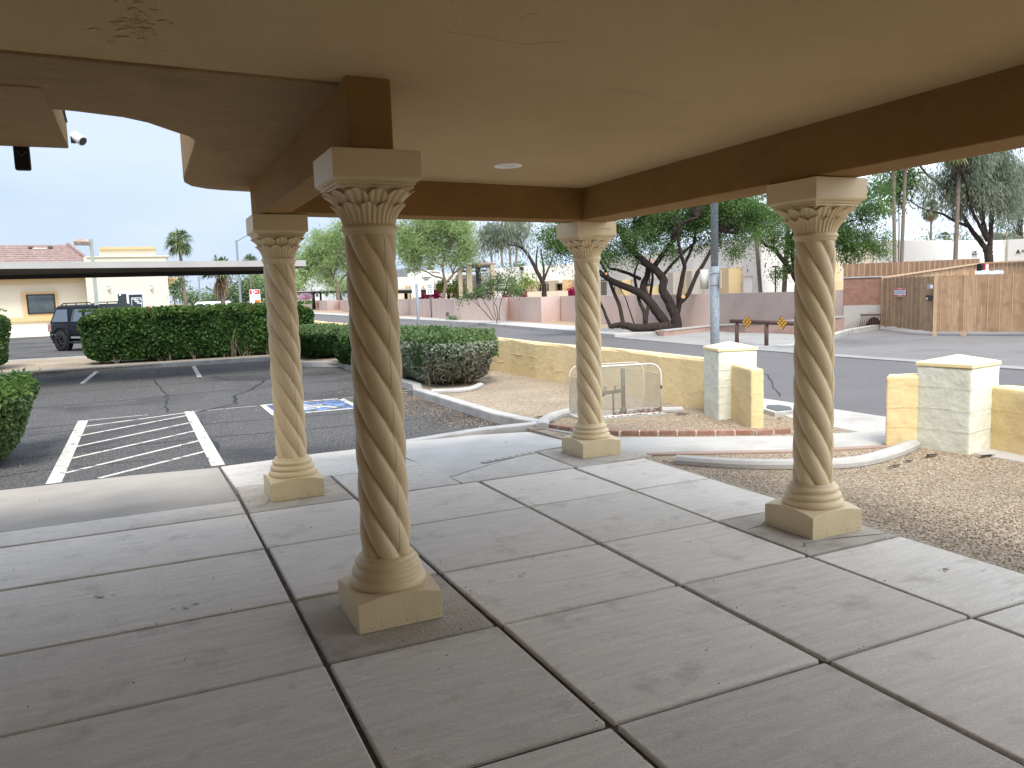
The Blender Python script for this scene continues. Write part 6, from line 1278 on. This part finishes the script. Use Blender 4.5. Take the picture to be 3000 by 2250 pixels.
tree('mesquite_tree', 'mesquite tree with thick dark trunk behind the column nearest the fence', 34,
     [([(2352, 872), (2345, 840), (2326, 801)], 11, 10), ([(2326, 801), (2292, 760), (2267, 729), (2240, 717), (2222, 686)], 8, 3), ([(2335, 815), (2350, 770), (2370, 720), (2400, 680)], 8, 4), ([(2326, 801), (2322, 760), (2318, 700)], 6, 3), ([(2400, 690), (2460, 660), (2520, 640)], 3.5, 1.5), ([(2400, 680), (2450, 610), (2500, 590)], 3, 1.5)],
     [(2310, 670, 60, 50), (2345, 725, 45, 55, .9), (2470, 680, 50, 50, 1.1), (2520, 700, 48, 36, 1.), (2480, 735, 38, 30, .9), (2575, 690, 40, 30, .5), (2545, 620, 55, 38, .6), (2480, 600, 60, 40, .8), (2400, 640, 70, 60), (2560, 560, 60, 40, .6), (2255, 700, 30, 26, .6), (2280, 800, 26, 30, .35), (2590, 735, 25, 14, .3)], 'mesquite', .040, 140, .22, 'bark', droop=.5, dscale=1.0)
tree('willow_tree', 'tall dark-trunked tree with hanging grey-green leaves behind the gate at the right', 44,
     [([(2898, 772), (2896, 745), (2895, 722)], 12, 11), ([(2890, 735), (2884, 723), (2862, 694), (2839, 664), (2812, 617), (2794, 590), (2749, 536), (2717, 513), (2688, 475)], 8.5, 3), ([(2839, 664), (2794, 646), (2760, 626), (2726, 619), (2692, 606), (2665, 588)], 4.5, 1.5), ([(2893, 705), (2871, 662), (2848, 617), (2835, 558), (2820, 500)], 6, 2), ([(2894, 700), (2880, 649), (2875, 615), (2884, 581), (2893, 545), (2895, 480)], 6.5, 3), ([(2900, 720), (2902, 694), (2905, 626), (2900, 581), (2907, 527), (2925, 470)], 7.5, 3), ([(2880, 649), (2890, 600), (2920, 560)], 4, 2), ([(2925, 470), (2955, 430)], 3, 2)],
     [(2850, 510, 90, 60), (2780, 500, 60, 34, .8), (2900, 560, 75, 50), (2830, 570, 60, 40, .8), (2940, 500, 60, 60), (2760, 545, 40, 30, .5), (2960, 580, 40, 50, .7), (2860, 450, 120, 40), (2725, 540, 30, 22, .35), (2800, 600, 30, 30, .3), (2710, 565, 22, 25, .25)], 'eucalypt', .042, 110, .30, 'bark', droop=1.6, elong=6)
tree('willow_tree', 'drooping tree with dark trunk cut off by the right edge', 56,
     [([(2988, 703), (2988, 665), (2988, 637)], 8, 7), ([(2988, 640), (2975, 615), (2952, 581), (2940, 540)], 5, 2), ([(2988, 637), (2999, 600), (3010, 560)], 5, 2), ([(2985, 690), (2975, 670), (2960, 650)], 4, 1.5)],
     [(2975, 570, 55, 60), (2935, 640, 30, 24, .6), (3010, 520, 60, 70), (2925, 685, 22, 14, .3), (2960, 690, 25, 14, .3)], 'eucalypt', .05, 110, .36, 'bark', droop=1.5, elong=6)
tree('light_green_tree', 'bright yellow-green tree around the pair of tall palm trunks', 46, [([(2632, 770), (2634, 650), (2630, 560)], 2.5, 1.5)], [(2625, 555, 38, 45), (2600, 600, 32, 24, .6), (2665, 530, 32, 32, .7), (2620, 480, 60, 30)], 'bush_green', .085, 75, .32, 'bark_light', droop=.6)
# shrub in front of the pink wall
tree('desert_shrub', 'spindly multi-stemmed shrub with thin leaves in front of the pink wall', 42.5,
     [([(1455, 940), (1446, 901), (1444, 873), (1440, 840)], 1.3, .5), ([(1442, 939), (1408, 901), (1376, 875), (1350, 868)], 1.3, .4), ([(1450, 939), (1432, 905), (1417, 880), (1410, 860)], 1.2, .4), ([(1459, 939), (1455, 900), (1448, 887), (1457, 867), (1460, 830)], 1.3, .4), ([(1463, 939), (1463, 905), (1471, 871), (1485, 840), (1495, 800)], 1.2, .4), ([(1408, 901), (1395, 880), (1385, 860)], .8, .3)],
     [(1385, 862, 34, 9, 1.1), (1420, 848, 42, 20, 1.1), (1465, 830, 42, 28, 1.), (1490, 800, 30, 22, .5), (1505, 835, 24, 18, .8), (1440, 820, 32, 20, .6), (1350, 880, 14, 7, .5)], 'bush_green', .05, 40, .2, 'bark', droop=.2, cat='shrub')
# other greenery behind the wall and beyond the hedge
def blob(name, label, cat, dep, cr_, mt, leaf, per=70, cl=.4, group=None, elong=1.8):
    return tree(name, label, dep, [], cr_, mt, leaf, per, cl, twigs=0, cat=cat, group=group, elong=elong, shell=.35, trunkz=None)
def ftree(name, label, dep, px, py0, crown, mt, leaf, per=60, cl=.7, **k):
    c0 = crown[0]; return tree(name, label, dep, [([(px, py0), ((px+c0[0])/2, (py0+c0[1])/2), (c0[0], c0[1])], 3, 1)], crown, mt, leaf, per, cl, 'bark_light', **k)
ftree('slender_tree', 'slender pale green tree just right of the cream entrance block', 62, 512, 888, [(512, 850, 15, 30), (514, 822, 9, 12, .8)], 'farleaf', .11, 60, .35)
ftree('tree', 'low rounded green tree left of the short palm', 82, 655, 885, [(650, 862, 30, 22), (672, 850, 28, 24), (630, 872, 22, 14)], 'farleaf', .15, 60, .5)
ftree('tree', 'dark green tree mass behind the for-lease sign', 84, 735, 885, [(730, 850, 45, 38), (768, 862, 40, 28), (700, 865, 32, 24)], 'farleaf', .15, 70, .55)
ftree('tree', 'lighter green tree rising above the for-lease sign beside the second column', 88, 790, 885, [(785, 820, 45, 32), (755, 822, 34, 22), (830, 815, 40, 40)], 'paloverde', .16, 70, .6)
ftree('tree', 'dark green tree between the second column and the white barn-style house', 128, 868, 885, [(866, 805, 26, 26), (850, 830, 26, 30), (875, 850, 14, 22)], 'farleaf', .16, 70, .6)
ftree('tree', 'low hazy tree row far away between the palms, left part', 150, 575, 880, [(568, 866, 34, 14), (545, 872, 24, 10)], 'farleaf', .25, 70, .9)
ftree('tree', 'low hazy tree far away just left of the short palm', 155, 612, 880, [(612, 868, 28, 12)], 'farleaf', .25, 70, .9)
ftree('small_tree', 'thin grey-green young tree in front of the white barn-style house', 124, 915, 868, [(913, 842, 13, 20, .6)], 'eucalypt', .10, 40, .4)
ftree('small_tree', 'pale green tree beside the left edge of the white barn-style house', 124, 878, 868, [(872, 838, 14, 24, .8)], 'paloverde', .11, 50, .4)
ftree('tree', 'pale green tree behind the palo verde trunk near the wall', 128, 1000, 868, [(985, 840, 30, 22), (1020, 830, 30, 30)], 'paloverde', .16, 60, .6)
blob('round_bush', 'bright yellow-green rounded bush just left of the palo verde trunk', 'bush', 66, [(1292, 834, 7.5, 13, 1.5)], 'gold', .10, 70, .2)
blob('bush', 'bright green shrubs between the palo verde trunk and the pavilion', 'bush', 66, [(1328, 838, 22, 22), (1346, 848, 16, 14)], 'gold', .12, 70, .35)
blob('bush', 'bright green bush beside the grey piers of the far white wing', 'bush', 66, [(1545, 826, 22, 16), (1528, 842, 26, 16)], 'gold', .12, 70, .35)
blob('bush', 'dull green bush left of the bright bush by the grey piers', 'bush', 64, [(1500, 850, 22, 12), (1520, 856, 14, 8)], 'farleaf', .10, 70, .3)
for i, (px, py, rx, ry, m_, lb2) in enumerate(((1255, 867, 9, 8, 'magenta', 'magenta bougainvillea left of the speed limit sign post'), (1280, 864, 9, 10, 'magenta', 'magenta bougainvillea right of the speed limit sign post'), (1337, 863, 9, 5, 'magenta', 'small reddish flowering bush below the dark carport by the palo verde'), (1490, 869, 10, 4, 'magenta', 'low magenta flowers behind the pink wall near the desert shrub'), (1545, 867, 20, 8, 'magenta', 'spreading dark red bougainvillea in front of the grey piers'), (1675, 859, 19, 11, 'magenta', 'bright magenta bougainvillea beside the mesh cage column'), (893, 869, 18, 7, 'pink', 'pale pink flowering bush at the right end of the hedge'), (1350, 866, 14, 6, 'farleaf', 'low green shrub behind the pink wall below the pavilion'), (1182, 843, 14, 5, 'bush_green', 'small green shrub on the low wall left of the adobe building'))):
    blob('flowering_shrub' if m_ in ('magenta', 'pink') else 'shrub', lb2, 'shrub', 66 if px > 1200 else 116, [(px, py, rx, ry, 1.8)], m_, .09, 60, .2)
blob('weed', 'small green weed at the foot of the pink wall by the little meter', 'weed', 49.6, [(1318, 932, 7, 3.5, 1.6), (1330, 933, 3, 3, 1.2)], 'farleaf', .05, 40, .1)
t = thing('wall_box', 'small black box fixed low on the pink wall beside a weed', 'utility box', tuple(at(1311, 920, 50.3))); p = at(1311, 920, 50.3); MB().box(p[0]-.07, p[1]-.08, .27, p[0]+.07, p[1]+.10, .50).build('box', 'dark_grey', t, bevel=.01)
p = g(1586, 1329); 
blob('tree', 'hazy tree tops above the long white building beside the dark trunk', 'tree', 95, [(2795, 695, 20, 14, .8), (2840, 690, 26, 16, .8), (2712, 695, 26, 10, .5)], 'eucalypt', .15, 60, .6)
blob('tree', 'thin pale tree above the white building near the right edge', 'tree', 90, [(2945, 680, 24, 18, .6), (2985, 690, 20, 12, .5)], 'eucalypt', .15, 60, .5)
blob('tree', 'small green tree top showing above the far white wing', 'tree', 110, [(1524, 776, 13, 8)], 'farleaf', .15, 60, .5)
blob('tree', 'green foliage behind the pavilion roof', 'tree', 100, [(1440, 790, 26, 10, .8), (1395, 775, 20, 14, .8)], 'farleaf', .15, 60, .5)
HB = at(2975, 700, 120); t = thing('far_building', 'tan building seen between tree trunks above the white building', 'building', (HB[0], HB[1], 0)); ph2 = Pl(at(2918, 700, 120)[:2], at(3010, 700, 120)[:2])
feat('wall', 'cream_stucco', 2919, 680, 3010, 760, -6, 0, ph2, t, zb=0); feat('window', 'dark_grey', 2921, 694, 2927, 702, .01, .1, ph2, t)
# ================================================================== palms
def fan(Vl, Fl, base, d, up, R, nb, droop):
    side = np.cross(d, up); side /= np.linalg.norm(side)+1e-9; nrm = np.cross(side, d)
    for k in range(nb):
        a = (k/(nb-1)-.5)*math.radians(200)+RNG.normal()*.05; dv = d*math.cos(a)+side*math.sin(a)+nrm*RNG.normal()*.1; L_ = R*(1-.3*abs(k/(nb-1)-.5))*RNG.uniform(.85, 1.1)
        m_ = base+dv*L_*.55; tip = base+dv*L_+np.array([0, 0, -droop*L_*RNG.uniform(.5, 1.3)]); s_ = np.cross(dv, nrm+RNG.normal(size=3)*.3); s_ /= np.linalg.norm(s_)+1e-9; w_ = L_*.06
        n = len(Vl); Vl += [base, m_+s_*w_, tip, m_-s_*w_]; Fl.append((n, n+1, n+2, n+3))
def palm(label, px, py, dep, rpx, base, wpx, nf=34, skirt=0, group='palm trees', droop=.35, upright=.0, nb=13):
    k_ = dep/F; c = at(px, py, dep); bp = at(base[0], base[1], dep+.0); t = thing('palm_tree', label, 'palm tree', (bp[0], bp[1], 0), group); r = rpx*k_
    tp = c-np.array([0, 0, r*.15]); z0 = -.1; P = []
    for i in range(12):
        s = i/11; q = bp+(tp-bp)*s
        P.append(q)
    if bp[2] > 0.1: P = [np.array([bp[0], bp[1], z0])]+P
    R = [wpx*k_/2*(1.12-.2*i/len(P)) for i in range(len(P))]; MB().tube(P, R, 10).build('trunk', 'bark_palm', t, smooth=True)
    Vl, Fl = [], []; pet = MB()
    for i in range(nf):
        az = RNG.uniform(0, 2*math.pi); el = math.radians(RNG.uniform(-50+upright*60, 88))
        d = np.array([math.cos(az)*math.cos(el), math.sin(az)*math.cos(el), math.sin(el)]); L_ = r*RNG.uniform(.42, .6)
        m_ = tp+d*L_*.5+np.array([0, 0, .05*r]); e = tp+d*L_+np.array([0, 0, -.08*r*math.cos(el)]); pet.tube([tp, m_, e], [.03*r+.005, .02*r, .012*r], 4)
        dd = d+np.array([0, 0, -.35*math.cos(el)]); dd /= np.linalg.norm(dd); fan(Vl, Fl, e, dd, np.array([0, 0, 1.]) if abs(dd[2]) < .95 else np.array([1., 0, 0]), r*.55, nb, droop)
    me = bpy.data.meshes.new('fronds'); me.from_pydata([tuple(map(float, v)) for v in Vl], [], Fl); link('fronds', me, 'palm', t); pet.build('petioles', 'palm', t)
    if skirt:
        Vl, Fl = [], []
        for i in range(int(40*skirt)):
            az = RNG.uniform(0, 2*math.pi); s = RNG.random(); o_ = np.array([math.cos(az), math.sin(az), 0]); b = tp+o_*r*.15+np.array([0, 0, -r*.1-s*r*.55*skirt]); d = o_*RNG.uniform(.25, .75)*(1-.5*s)+np.array([0, 0, -1.]); d /= np.linalg.norm(d); fan(Vl, Fl, b, d, np.array([1., 0, 0]) if abs(d[0]) < .5 else np.array([0, 1., 0]), r*.6, 8, .3)
        me = bpy.data.meshes.new('dead_skirt'); me.from_pydata([tuple(map(float, v)) for v in Vl], [], Fl); link('dead_skirt', me, 'palm_dead', t)
    return t
palm('lone palm tree with round green crown right of the cream building', 524, 700, 62, 46, (543, 884), 9.5, 54, .22, droop=.5)
palm('short palm tree with shaggy tan skirt rising behind the hedge', 645, 792, 45, 62, (654, 892), 13, 46, 1.0, upright=.85)
palm('small distant palm crown just above the carport beside the street lamp', 733, 762, 78, 29, (735, 850), 4, 40, .2)
palm('slim palm trunk behind the desert shrub, leftmost of the four in the middle', 1437, 672, 88, 30, (1443, 835), 6, 30, .9)
palm('slim palm trunk second from left behind the leaning tree', 1464, 690, 84, 30, (1481, 860), 6.5, 30, 1.0)
palm('slim palm trunk third from left behind the leaning tree', 1489, 668, 86, 30, (1501, 860), 6.5, 30, .9)
palm('slim palm trunk rightmost of the four behind the leaning tree', 1517, 655, 86, 32, (1508, 860), 6.5, 30, .9)
palm('palm with thick ringed trunk in front of the white building beside its number 9', 2208, 590, 35.5, 60, (2228, 857), 11, 30, .4)
palm('palm with reddish trunk behind the column nearest the fence', 2312, 600, 35, 60, (2297, 857), 13, 30, .4)
palm('left one of the pair of tall palm trunks above the fence', 2617, 420, 42, 60, (2621, 772), 9.5, 30, .5)
palm('right one of the pair of tall palm trunks above the fence', 2655, 420, 42.6, 60, (2641, 772), 9.5, 30, .5)
palm('tall bare palm trunk left of the dark forked tree', 2812, 430, 43, 60, (2799, 762), 11, 30, .5)
palm('distant palm with brown skirt above the long white building', 2729, 608, 82, 34, (2727, 720), 6, 44, .9)
palm('small palm crown peeking over the long white building', 2766, 694, 66, 24, (2766, 740), 5, 26, 0, upright=.6)
palm('far palm crowns behind the adobe building', 1262, 778, 110, 22, (1262, 840), 4, 30, .4)
palm('far palm left of the pavilion roof', 1350, 782, 105, 18, (1350, 840), 4, 26, .3)
